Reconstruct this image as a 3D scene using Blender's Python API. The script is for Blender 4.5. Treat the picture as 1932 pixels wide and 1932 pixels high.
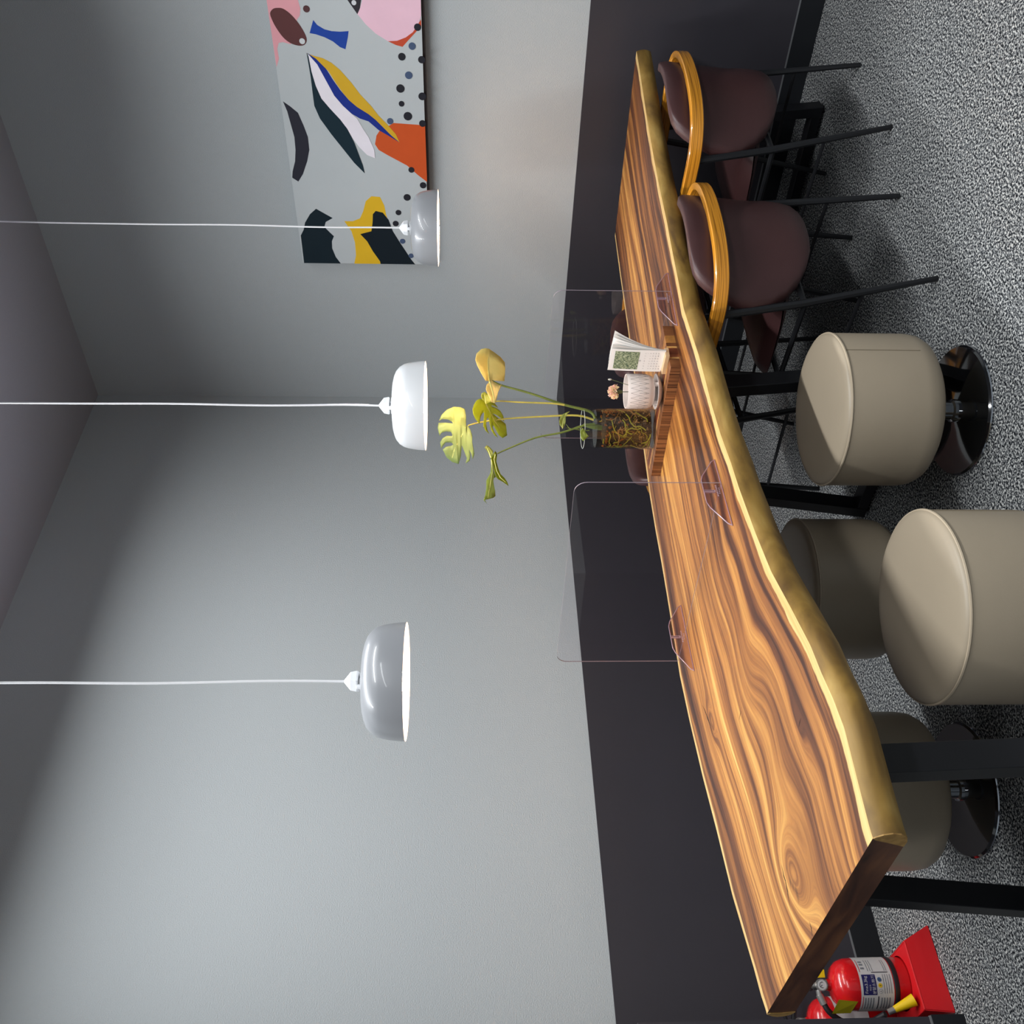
import bpy, bmesh, math, random
from mathutils import Vector, Matrix
PI = math.pi
random.seed(7)
for o in list(bpy.data.objects): bpy.data.objects.remove(o)
SC = bpy.context.scene
COL = SC.collection

# ------------------------------------------------------------------ camera (phone held sideways: rolled a quarter turn)
CF = Vector((0.69332945, 0.7192676, -0.04414062))
CR = Vector((0.72004525, -0.69392242, 0.00255218))
CU = Vector((0.02879447, 0.03355275, 0.99902207))
cd = bpy.data.cameras.new('camera'); cam = bpy.data.objects.new('camera', cd); COL.objects.link(cam)
cd.sensor_width = 36.0; cd.lens = 1839.6363 / 1932.0 * 36.0; cd.clip_start = 0.05; cd.clip_end = 60
X, Y, Z = -CU, CR, -CF
m = Matrix(((X.x, Y.x, Z.x, 0), (X.y, Y.y, Z.y, 0), (X.z, Y.z, Z.z, 0), (0, 0, 0, 1)))
m.translation = Vector((-4.0942846, -3.3610707, 1.4))
cam.matrix_world = m
SC.camera = cam

# ------------------------------------------------------------------ world, lamps, exposure
w = bpy.data.worlds.new('world'); SC.world = w; w.use_nodes = True
w.node_tree.nodes['Background'].inputs[0].default_value = (0.80, 0.90, 1.0, 1)
w.node_tree.nodes['Background'].inputs[1].default_value = 0.22

def area(name, loc, sx, sy, power, col, rot=(0, 0, 0), spread=180):
    d = bpy.data.lights.new(name, 'AREA'); d.shape = 'RECTANGLE'; d.size = sx; d.size_y = sy
    d.energy = power; d.color = col; d.spread = math.radians(spread)
    o = bpy.data.objects.new(name, d); COL.objects.link(o); o.location = loc; o.rotation_euler = rot
    return o
area('ceiling_strip_light', (-2.3, -2.85, 3.30), 3.0, 0.07, 72, (0.95, 0.98, 1.0), spread=150)
area('ceiling_strip_light', (-4.2, -4.6, 3.30), 3.5, 0.25, 85, (0.95, 0.98, 1.0), spread=150)
area('ceiling_strip_light', (-2.75, -1.05, 3.30), 3.4, 0.10, 60, (0.95, 0.98, 1.0), spread=150)

SC.view_settings.view_transform = 'Standard'; SC.view_settings.look = 'None'
SC.view_settings.gamma = 1.0; SC.view_settings.use_curve_mapping = False
SC.view_settings.exposure = 0.0

# ------------------------------------------------------------------ helpers
def s2l(c):
    return tuple(((v / 12.92) if v <= 0.04045 else ((v + 0.055) / 1.055) ** 2.4) for v in (c[0] / 255, c[1] / 255, c[2] / 255)) + (1,)

def mat(name, col, rough=0.5, metal=0.0, spec=0.5, coat=0.0, emit=None, estr=0, bump=None, vary=None, trans=0):
    """bump=(scale,strength,detail); vary=(scale,amount): procedural colour variation"""
    M = bpy.data.materials.new(name); M.use_nodes = True; nt = M.node_tree; b = nt.nodes['Principled BSDF']
    c = s2l(col)
    b.inputs['Base Color'].default_value = c
    b.inputs['Roughness'].default_value = rough; b.inputs['Metallic'].default_value = metal
    b.inputs['Specular IOR Level'].default_value = spec; b.inputs['Coat Weight'].default_value = coat
    if emit:
        b.inputs['Emission Color'].default_value = s2l(emit); b.inputs['Emission Strength'].default_value = estr
    tc = nt.nodes.new('ShaderNodeTexCoord')
    if vary is None: vary = (9.0, 0.06)
    n = nt.nodes.new('ShaderNodeTexNoise'); n.inputs['Scale'].default_value = vary[0]; n.inputs['Detail'].default_value = 4
    nt.links.new(tc.outputs['Object'], n.inputs['Vector'])
    mx = nt.nodes.new('ShaderNodeMix'); mx.data_type = 'RGBA'
    a = vary[1]
    mx.inputs[6].default_value = tuple(max(0, v * (1 - a)) for v in c[:3]) + (1,)
    mx.inputs[7].default_value = tuple(min(1, v * (1 + a)) for v in c[:3]) + (1,)
    nt.links.new(n.outputs['Fac'], mx.inputs[0]); nt.links.new(mx.outputs[2], b.inputs['Base Color'])
    if bump:
        n2 = nt.nodes.new('ShaderNodeTexNoise'); n2.inputs['Scale'].default_value = bump[0]
        n2.inputs['Detail'].default_value = bump[2] if len(bump) > 2 else 3
        nt.links.new(tc.outputs['Object'], n2.inputs['Vector'])
        bp = nt.nodes.new('ShaderNodeBump'); bp.inputs['Strength'].default_value = bump[1]; bp.inputs['Distance'].default_value = 0.01
        nt.links.new(n2.outputs['Fac'], bp.inputs['Height']); nt.links.new(bp.outputs['Normal'], b.inputs['Normal'])
    return M

def clear(name, tint=(1, 1, 1), ior=1.49, rough=0.02, gain=1.0):
    """thin clear sheet: lets light straight through, mirrors by Fresnel"""
    M = bpy.data.materials.new(name); M.use_nodes = True; nt = M.node_tree; nt.nodes.clear()
    out = nt.nodes.new('ShaderNodeOutputMaterial'); t = nt.nodes.new('ShaderNodeBsdfTransparent')
    g = nt.nodes.new('ShaderNodeBsdfGlossy'); g.inputs['Roughness'].default_value = rough
    t.inputs[0].default_value = tint + (1,)
    f = nt.nodes.new('ShaderNodeLayerWeight'); f.inputs['Blend'].default_value = 0.5   # facing term, same from both sides
    pw = nt.nodes.new('ShaderNodeMath'); pw.operation = 'POWER'; pw.inputs[1].default_value = 5.0
    f0 = ((ior - 1) / (ior + 1)) ** 2
    mul = nt.nodes.new('ShaderNodeMath'); mul.operation = 'MULTIPLY_ADD'; mul.inputs[1].default_value = (1 - f0) * gain; mul.inputs[2].default_value = f0 * gain
    mx = nt.nodes.new('ShaderNodeMixShader')
    nt.links.new(f.outputs['Facing'], pw.inputs[0]); nt.links.new(pw.outputs[0], mul.inputs[0]); nt.links.new(mul.outputs[0], mx.inputs[0])
    nt.links.new(t.outputs[0], mx.inputs[1]); nt.links.new(g.outputs[0], mx.inputs[2]); nt.links.new(mx.outputs[0], out.inputs[0])
    return M

class MB:
    """collects primitives, built as ONE mesh object"""
    def __init__(s): s.v = []; s.f = []; s.fm = []
    def add(s, vs, fs, mi=0):
        k = len(s.v); s.v += [tuple(v) for v in vs]; s.f += [tuple(i + k for i in f) for f in fs]; s.fm += [mi] * len(fs); return s
    def box(s, x0, x1, y0, y1, z0, z1, mi=0):
        vs = [(x, y, z) for z in (z0, z1) for y in (y0, y1) for x in (x0, x1)]
        return s.add(vs, [(0, 2, 3, 1), (4, 5, 7, 6), (0, 1, 5, 4), (2, 6, 7, 3), (0, 4, 6, 2), (1, 3, 7, 5)], mi)
    def hexa(s, vs, mi=0):  # 8 verts: bottom 4 (ccw), top 4
        return s.add(vs, [(3, 2, 1, 0), (4, 5, 6, 7), (0, 1, 5, 4), (1, 2, 6, 5), (2, 3, 7, 6), (3, 0, 4, 7)], mi)
    def tube(s, pts, r, n=8, mi=0, cap=True):
        pts = [Vector(p) for p in pts]; rs = r if isinstance(r, (list, tuple)) else [r] * len(pts)
        vs = []; fs = []; u = None
        for i, p in enumerate(pts):
            t = (pts[min(i + 1, len(pts) - 1)] - pts[max(i - 1, 0)]).normalized()
            if u is None: u = t.orthogonal().normalized()
            else: u = (u - t * u.dot(t)); u = u.normalized() if u.length > 1e-6 else t.orthogonal().normalized()
            b = t.cross(u)
            for k in range(n):
                a = 2 * PI * k / n; vs.append(p + (u * math.cos(a) + b * math.sin(a)) * rs[i])
        for i in range(len(pts) - 1):
            for k in range(n):
                fs.append((i * n + k, i * n + (k + 1) % n, (i + 1) * n + (k + 1) % n, (i + 1) * n + k))
        if cap: fs.append(tuple(range(n))[::-1]); fs.append(tuple((len(pts) - 1) * n + k for k in range(n)))
        return s.add(vs, fs, mi)
    def lathe(s, prof, n=48, c=(0, 0, 0), mi=0, a0=0.0, a1=2 * PI, cap=True):
        full = abs(a1 - a0 - 2 * PI) < 1e-6; m_ = n if full else n + 1; vs = []; fs = []
        for (r, z) in prof:
            for k in range(m_):
                a = a0 + (a1 - a0) * k / n; vs.append((c[0] + r * math.cos(a), c[1] + r * math.sin(a), c[2] + z))
        for i in range(len(prof) - 1):
            for k in range(n):
                k2 = (k + 1) % m_ if full else k + 1
                fs.append((i * m_ + k, i * m_ + k2, (i + 1) * m_ + k2, (i + 1) * m_ + k))
        if full and cap:
            if prof[0][0] > 1e-5: fs.append(tuple(range(n))[::-1])
            if prof[-1][0] > 1e-5: fs.append(tuple((len(prof) - 1) * n + k for k in range(n)))
        return s.add(vs, fs, mi)
    def ball(s, c, r, nu=12, nv=8, mi=0, sc=(1, 1, 1)):
        vs = []; fs = []
        for j in range(nv + 1):
            p = PI * j / nv
            for i in range(nu):
                a = 2 * PI * i / nu
                vs.append((c[0] + r * sc[0] * math.sin(p) * math.cos(a), c[1] + r * sc[1] * math.sin(p) * math.sin(a), c[2] + r * sc[2] * math.cos(p)))
        for j in range(nv):
            for i in range(nu):
                fs.append((j * nu + i, (j + 1) * nu + i, (j + 1) * nu + (i + 1) % nu, j * nu + (i + 1) % nu))
        return s.add(vs, fs, mi)
    def build(s, name, mats, parent=None, smooth=False, bevel=0, segs=2, world=False, autosm=40):
        me = bpy.data.meshes.new(name)
        vs = s.v
        if world and parent:
            l = parent.location if parent.parent is None else parent.parent.location
            vs = [(v[0] - l[0], v[1] - l[1], v[2] - l[2]) for v in vs]
        me.from_pydata(vs, [], s.f)
        if not isinstance(mats, (list, tuple)): mats = [mats]
        for M in mats: me.materials.append(M)
        for p, mi in zip(me.polygons, s.fm): p.material_index = mi
        bm = bmesh.new(); bm.from_mesh(me)
        bmesh.ops.remove_doubles(bm, verts=bm.verts, dist=1e-6)
        bmesh.ops.recalc_face_normals(bm, faces=bm.faces)
        if bevel:
            eds = [e for e in bm.edges if len(e.link_faces) == 2 and e.calc_face_angle(0) > math.radians(30)]
            bmesh.ops.bevel(bm, geom=eds, offset=bevel, segments=segs, profile=0.5, affect='EDGES', clamp_overlap=True)
        if smooth:
            for f in bm.faces: f.smooth = True
            for e in bm.edges:
                if len(e.link_faces) == 2 and e.calc_face_angle(0) > math.radians(autosm): e.smooth = False
        bm.to_mesh(me); bm.free()
        o = bpy.data.objects.new(name, me); COL.objects.link(o)
        if parent: o.parent = parent
        return o

def thing(name, label, cat, loc=(0, 0, 0), rotz=0, group=None):
    o = bpy.data.objects.new(name, None); COL.objects.link(o); o.empty_display_size = 0.05
    o.location = loc; o.rotation_euler = (0, 0, rotz); o['label'] = label; o['category'] = cat
    if group: o['group'] = group
    return o
def tag(o, label, cat, group=None):
    o['label'] = label; o['category'] = cat
    if group: o['group'] = group
    return o
def struct(o): o['kind'] = 'structure'; return o
def dup(root, loc, rotz, label):
    r = root.copy(); COL.objects.link(r); r.location = loc; r.rotation_euler = (0, 0, rotz); r['label'] = label
    for ch in root.children:
        c = ch.copy(); COL.objects.link(c); c.parent = r
        for g in ch.children:
            d = g.copy(); COL.objects.link(d); d.parent = c
    return r
def interp(x, pts):
    if x <= pts[0][0]: return pts[0][1]
    for (a, b), (c, d) in zip(pts, pts[1:]):
        if x <= c: return b + (d - b) * (x - a) / (c - a)
    return pts[-1][1]
def smoothline(pts, k=8):
    out = []
    P = [Vector(p) for p in pts]
    for i in range(len(P) - 1):
        p0 = P[max(i - 1, 0)]; p1 = P[i]; p2 = P[i + 1]; p3 = P[min(i + 2, len(P) - 1)]
        for j in range(k):
            t = j / k
            out.append(0.5 * ((2 * p1) + (p2 - p0) * t + (2 * p0 - 5 * p1 + 4 * p2 - p3) * t * t + (3 * p1 - p0 - 3 * p2 + p3) * t ** 3))
    out.append(P[-1]); return out
def polyfill(out2):
    """triangles of a simple 2-D polygon"""
    from mathutils.geometry import tessellate_polygon
    return tessellate_polygon([[Vector((p[0], p[1], 0)) for p in out2]])
def text_tris(body, size, spacing=1.0):
    c = bpy.data.curves.new('txt', 'FONT'); c.body = body; c.size = size; c.align_x = 'CENTER'; c.space_character = spacing; c.resolution_u = 3
    o = bpy.data.objects.new('txt', c); COL.objects.link(o)
    dg = bpy.context.evaluated_depsgraph_get(); dg.update(); me = o.evaluated_get(dg).to_mesh()
    vs = [(v.co.x, v.co.y) for v in me.vertices]; fs = [tuple(p.vertices) for p in me.polygons]
    o.evaluated_get(dg).to_mesh_clear(); bpy.data.objects.remove(o); bpy.data.curves.remove(c)
    return vs, fs

# ------------------------------------------------------------------ materials
M_wall = mat('wall_paint', (178, 183, 185), 0.75, spec=0.25, bump=(230, 0.22, 2), vary=(1.2, 0.02))
M_ceil = mat('ceiling_paint', (160, 160, 167), 0.85, spec=0.2, bump=(230, 0.15, 2), vary=(1.5, 0.02))
M_wain = mat('wainscot_board', (54, 52, 58), 0.42, spec=0.45, bump=(500, 0.04, 2), vary=(2.5, 0.05))
M_base = mat('baseboard_black', (27, 29, 33), 0.5, spec=0.35)
M_alu = mat('aluminium_strip', (150, 152, 155), 0.35, metal=0.6)
M_black = mat('black_powder_coat', (20, 21, 25), 0.42, spec=0.4, bump=(900, 0.03, 2))
M_blackleg = mat('black_chair_metal', (26, 27, 30), 0.45, spec=0.4)
M_white = mat('white_plastic', (238, 240, 242), 0.35, spec=0.5)
M_cord = mat('white_cord', (240, 240, 242), 0.5)
M_leather = mat('burgundy_leather', (68, 42, 42), 0.38, spec=0.45, bump=(420, 0.10, 3), vary=(14, 0.10))
M_beige = mat('beige_leather', (168, 154, 133), 0.42, spec=0.4, bump=(500, 0.05, 2), vary=(7, 0.05))
M_beige2 = mat('beige_leather_piping', (182, 167, 144), 0.42, spec=0.4)
M_chrome = mat('chrome', (215, 218, 222), 0.12, metal=1.0)
M_gloss = mat('black_mirror_disc', (14, 15, 17), 0.07, spec=0.9, coat=0.6)
M_red = mat('red_enamel', (205, 22, 28), 0.22, spec=0.5, coat=0.5, vary=(6, 0.05))
M_red2 = mat('red_stand_enamel', (196, 24, 30), 0.38, spec=0.5, coat=0.2, vary=(6, 0.05))
M_rubber = mat('black_rubber', (28, 26, 30), 0.5)
M_steel = mat('satin_steel', (196, 192, 188), 0.3, metal=0.8)
M_labelw = mat('white_label', (206, 204, 203), 0.45)
M_navy = mat('navy_print', (32, 30, 92), 0.5)
M_print = mat('grey_print', (120, 122, 130), 0.6)
M_dark = mat('dark_print', (50, 46, 56), 0.6)
M_yellow = mat('yellow_plastic', (236, 196, 12), 0.4)
M_yellowl = mat('yellow_label', (190, 176, 30), 0.5)
M_ceramic = mat('white_ceramic', (226, 216, 210), 0.35, spec=0.5)
M_line = mat('grey_glaze_line', (142, 136, 134), 0.5)
M_paper = mat('paper', (250, 249, 246), 0.7, spec=0.2)
M_blonde = mat('blonde_wood', (214, 180, 138), 0.55, vary=(30, 0.12))
M_clear = clear('clear_acrylic', (0.985, 0.975, 0.985), 1.49, 0.015)
M_clearf = clear('clear_foot_plastic', (0.88, 0.79, 0.82), 1.5, 0.05, 1.4)
M_edge = mat('acrylic_edge', (150, 136, 144), 0.2, spec=0.6)
M_edge2 = mat('acrylic_foot_rim', (190, 168, 182), 0.15, spec=0.9)
M_glass = clear('vase_glass', (0.95, 0.96, 0.95), 1.5, 0.01, 1.3)

def speckle_carpet():
    M = bpy.data.materials.new('speckled_carpet'); M.use_nodes = True; nt = M.node_tree; b = nt.nodes['Principled BSDF']
    tc = nt.nodes.new('ShaderNodeTexCoord')
    n = nt.nodes.new('ShaderNodeTexNoise'); n.inputs['Scale'].default_value = 150; n.inputs['Detail'].default_value = 3.0; n.inputs['Roughness'].default_value = 0.7
    n2 = nt.nodes.new('ShaderNodeTexNoise'); n2.inputs['Scale'].default_value = 1.6; n2.inputs['Detail'].default_value = 3
    n3 = nt.nodes.new('ShaderNodeTexNoise'); n3.inputs['Scale'].default_value = 60; n3.inputs['Detail'].default_value = 2
    for q in (n, n2, n3): nt.links.new(tc.outputs['Object'], q.inputs['Vector'])
    r = nt.nodes.new('ShaderNodeValToRGB'); e = r.color_ramp.elements
    e[0].position = 0.42; e[0].color = s2l((16, 18, 22)); e[1].position = 0.60; e[1].color = s2l((212, 212, 208))
    k = e.new(0.50); k.color = s2l((92, 95, 99))
    nt.links.new(n.outputs['Fac'], r.inputs[0])
    mx = nt.nodes.new('ShaderNodeMix'); mx.data_type = 'RGBA'; mx.blend_type = 'MULTIPLY'; mx.inputs[0].default_value = 1.0
    r2 = nt.nodes.new('ShaderNodeValToRGB'); r2.color_ramp.elements[0].color = (0.72, 0.72, 0.73, 1); r2.color_ramp.elements[0].position = 0.3
    r2.color_ramp.elements[1].color = (1, 1, 1, 1); r2.color_ramp.elements[1].position = 0.65
    nt.links.new(n3.outputs['Fac'], r2.inputs[0]); nt.links.new(r.outputs[0], mx.inputs[6]); nt.links.new(r2.outputs[0], mx.inputs[7])
    nt.links.new(mx.outputs[2], b.inputs['Base Color']); b.inputs['Roughness'].default_value = 0.95; b.inputs['Specular IOR Level'].default_value = 0.1
    bp = nt.nodes.new('ShaderNodeBump'); bp.inputs['Strength'].default_value = 0.8; bp.inputs['Distance'].default_value = 0.006
    nt.links.new(n.outputs['Fac'], bp.inputs['Height']); nt.links.new(bp.outputs['Normal'], b.inputs['Normal'])
    return M
M_carpet = speckle_carpet()

def wood(name, cols, stretch, scale, rough=0.4, ax=0, bump=0.05, coat=0.0):
    """simple streaky wood in object space; stretch along axis ax"""
    M = bpy.data.materials.new(name); M.use_nodes = True; nt = M.node_tree; b = nt.nodes['Principled BSDF']
    tc = nt.nodes.new('ShaderNodeTexCoord'); mp = nt.nodes.new('ShaderNodeMapping')
    s = [scale] * 3; s[ax] = scale / stretch; mp.inputs['Scale'].default_value = s
    nt.links.new(tc.outputs['Object'], mp.inputs['Vector'])
    n = nt.nodes.new('ShaderNodeTexNoise'); n.inputs['Scale'].default_value = 1; n.inputs['Detail'].default_value = 6; n.inputs['Distortion'].default_value = 0.6
    nt.links.new(mp.outputs[0], n.inputs['Vector'])
    r = nt.nodes.new('ShaderNodeValToRGB'); e = r.color_ramp.elements
    e[0].position = 0.3; e[0].color = s2l(cols[0]); e[1].position = 0.7; e[1].color = s2l(cols[-1])
    for i, c in enumerate(cols[1:-1]): q = e.new(0.3 + 0.4 * (i + 1) / (len(cols) - 1)); q.color = s2l(c)
    nt.links.new(n.outputs['Fac'], r.inputs[0]); nt.links.new(r.outputs[0], b.inputs['Base Color'])
    b.inputs['Roughness'].default_value = rough; b.inputs['Coat Weight'].default_value = coat
    bp = nt.nodes.new('ShaderNodeBump'); bp.inputs['Strength'].default_value = bump; bp.inputs['Distance'].default_value = 0.004
    nt.links.new(n.outputs['Fac'], bp.inputs['Height']); nt.links.new(bp.outputs['Normal'], b.inputs['Normal'])
    return M
M_end = wood('dark_end_grain', [(46, 26, 18), (84, 50, 32), (118, 76, 46)], 6, 26, 0.35, ax=1)
M_live = wood('live_edge_bark_side', [(92, 66, 26), (140, 108, 46), (172, 142, 76)], 3, 13, 0.6, ax=0, bump=0.15)
M_sapend = wood('sapwood_corner', [(134, 100, 48), (176, 138, 76)], 3, 60, 0.65)
M_under = wood('walnut_underside', [(70, 44, 28), (110, 74, 46)], 8, 18, 0.6)
M_rail = wood('honey_bentwood', [(196, 116, 18), (226, 150, 36), (240, 172, 62)], 40, 160, 0.28, ax=0, coat=0.5)

def ply_rail():
    M = bpy.data.materials.new('laminated_bentwood'); M.use_nodes = True; nt = M.node_tree; b = nt.nodes['Principled BSDF']
    tc = nt.nodes.new('ShaderNodeTexCoord'); mp = nt.nodes.new('ShaderNodeMapping'); mp.inputs['Scale'].default_value = (4, 4, 330)
    n = nt.nodes.new('ShaderNodeTexNoise'); n.inputs['Scale'].default_value = 1; n.inputs['Detail'].default_value = 2
    r = nt.nodes.new('ShaderNodeValToRGB'); e = r.color_ramp.elements
    e[0].position = 0.36; e[0].color = s2l((158, 100, 26)); e[1].position = 0.56; e[1].color = s2l((220, 148, 44))
    nt.links.new(tc.outputs['Object'], mp.inputs['Vector']); nt.links.new(mp.outputs[0], n.inputs['Vector'])
    nt.links.new(n.outputs['Fac'], r.inputs[0]); nt.links.new(r.outputs[0], b.inputs['Base Color'])
    b.inputs['Roughness'].default_value = 0.25; b.inputs['Coat Weight'].default_value = 0.5
    return M
M_ply = ply_rail()

def slab_wood():
    M = bpy.data.materials.new('live_edge_slab_wood'); M.use_nodes = True; nt = M.node_tree; b = nt.nodes['Principled BSDF']
    N = nt.nodes.new; L = nt.links.new
    def attr(n): a = N('ShaderNodeAttribute'); a.attribute_name = n; return a.outputs['Fac']
    def mth(op, a, b_=None, c=None):
        q = N('ShaderNodeMath'); q.operation = op
        for i, v in enumerate((a, b_, c)):
            if v is None: continue
            if isinstance(v, (int, float)): q.inputs[i].default_value = v
            else: L(v, q.inputs[i])
        return q.outputs[0]
    def comb(x, y, z=0.0):
        q = N('ShaderNodeCombineXYZ')
        for i, v in enumerate((x, y, z)):
            if isinstance(v, (int, float)): q.inputs[i].default_value = v
            else: L(v, q.inputs[i])
        return q.outputs[0]
    def noise(vec, sc, det, dist=0.0, rgh=0.5):
        q = N('ShaderNodeTexNoise'); q.inputs['Scale'].default_value = sc; q.inputs['Detail'].default_value = det
        q.inputs['Distortion'].default_value = dist; q.inputs['Roughness'].default_value = rgh; L(vec, q.inputs['Vector']); return q.outputs['Fac']
    def ramp(f, stops):
        q = N('ShaderNodeValToRGB'); e = q.color_ramp.elements
        e[0].position = stops[0][0]; e[0].color = s2l(stops[0][1]); e[1].position = stops[-1][0]; e[1].color = s2l(stops[-1][1])
        for p, c in stops[1:-1]: k = e.new(p); k.color = s2l(c)
        L(f, q.inputs[0]); return q.outputs[0]
    def mix(f, a, b_, mode='MIX'):
        q = N('ShaderNodeMix'); q.data_type = 'RGBA'; q.blend_type = mode
        if isinstance(f, (int, float)): q.inputs[0].default_value = f
        else: L(f, q.inputs[0])
        L(a, q.inputs[6]); L(b_, q.inputs[7]); return q.outputs[2]
    xx = attr('along'); g = attr('grain'); ef = attr('edge_front'); eb = attr('edge_back'); t = attr('across')
    warp = noise(comb(mth('MULTIPLY', xx, 1.1), mth('MULTIPLY', g, 4.0)), 1.0, 3)
    G = mth('ADD', g, mth('MULTIPLY', mth('SUBTRACT', warp, 0.5), 0.10))
    band = noise(comb(mth('MULTIPLY', xx, 0.45), mth('MULTIPLY', G, 19.0)), 1.0, 5, 0.0, 0.62)
    bandf = noise(comb(mth('MULTIPLY', xx, 1.6), mth('MULTIPLY', G, 95.0)), 1.0, 4, 0.0, 0.6)
    tone = ramp(t, [(0.0, (60, 60, 60)), (0.13, (92, 92, 92)), (0.30, (176, 176, 176)), (0.52, (146, 146, 146)), (0.74, (92, 92, 92)), (0.92, (76, 76, 76))])
    sep = N('ShaderNodeSeparateColor'); L(tone, sep.inputs[0])
    v = mth('ADD', mth('MULTIPLY', mth('SUBTRACT', band, 0.05), 1.32), mth('MULTIPLY', mth('SUBTRACT', sep.outputs[0], 0.22), 0.62))
    v = mth('ADD', v, mth('MULTIPLY', mth('SUBTRACT', bandf, 0.5), 0.42))
    heart = ramp(v, [(0.36, (58, 30, 18)), (0.46, (92, 52, 29)), (0.57, (134, 84, 42)), (0.69, (174, 118, 58)), (0.82, (206, 154, 80)), (0.95, (226, 182, 108))])
    pores = noise(comb(mth('MULTIPLY', xx, 14.0), mth('MULTIPLY', g, 420.0)), 1.0, 2)
    heart = mix(mth('MULTIPLY', mth('GREATER_THAN', pores, 0.62), 0.22), heart, ramp(v, [(0.3, (60, 34, 20)), (0.9, (150, 100, 60))]))
    sapc = ramp(bandf, [(0.3, (196, 156, 92)), (0.7, (224, 194, 132))])
    wob = noise(comb(mth('MULTIPLY', xx, 6.0), 0.0), 1.0, 4)
    wf = mth('ADD', mth('MULTIPLY', wob, 0.034), 0.010)
    wb = mth('ADD', mth('MULTIPLY', wob, 0.012), 0.010)
    def lt(a, b_):  # soft a<b
        q = N('ShaderNodeMapRange'); L(mth('SUBTRACT', b_, a), q.inputs[0]); q.inputs[1].default_value = -0.002; q.inputs[2].default_value = 0.002; return q.outputs[0]
    sap = mth('MAXIMUM', lt(ef, wf), lt(eb, wb))
    col = mix(sap, heart, sapc)
    cr = attr('crack')
    dk = N('ShaderNodeRGB'); dk.outputs[0].default_value = s2l((48, 30, 22))
    col = mix(cr, col, dk.outputs[0])
    L(col, b.inputs['Base Color']); b.inputs['Roughness'].default_value = 0.34; b.inputs['Specular IOR Level'].default_value = 0.36
    bp = N('ShaderNodeBump'); bp.inputs['Strength'].default_value = 0.06; bp.inputs['Distance'].default_value = 0.003
    L(bandf, bp.inputs['Height']); L(bp.outputs['Normal'], b.inputs['Normal'])
    return M
M_slab = slab_wood()

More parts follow.
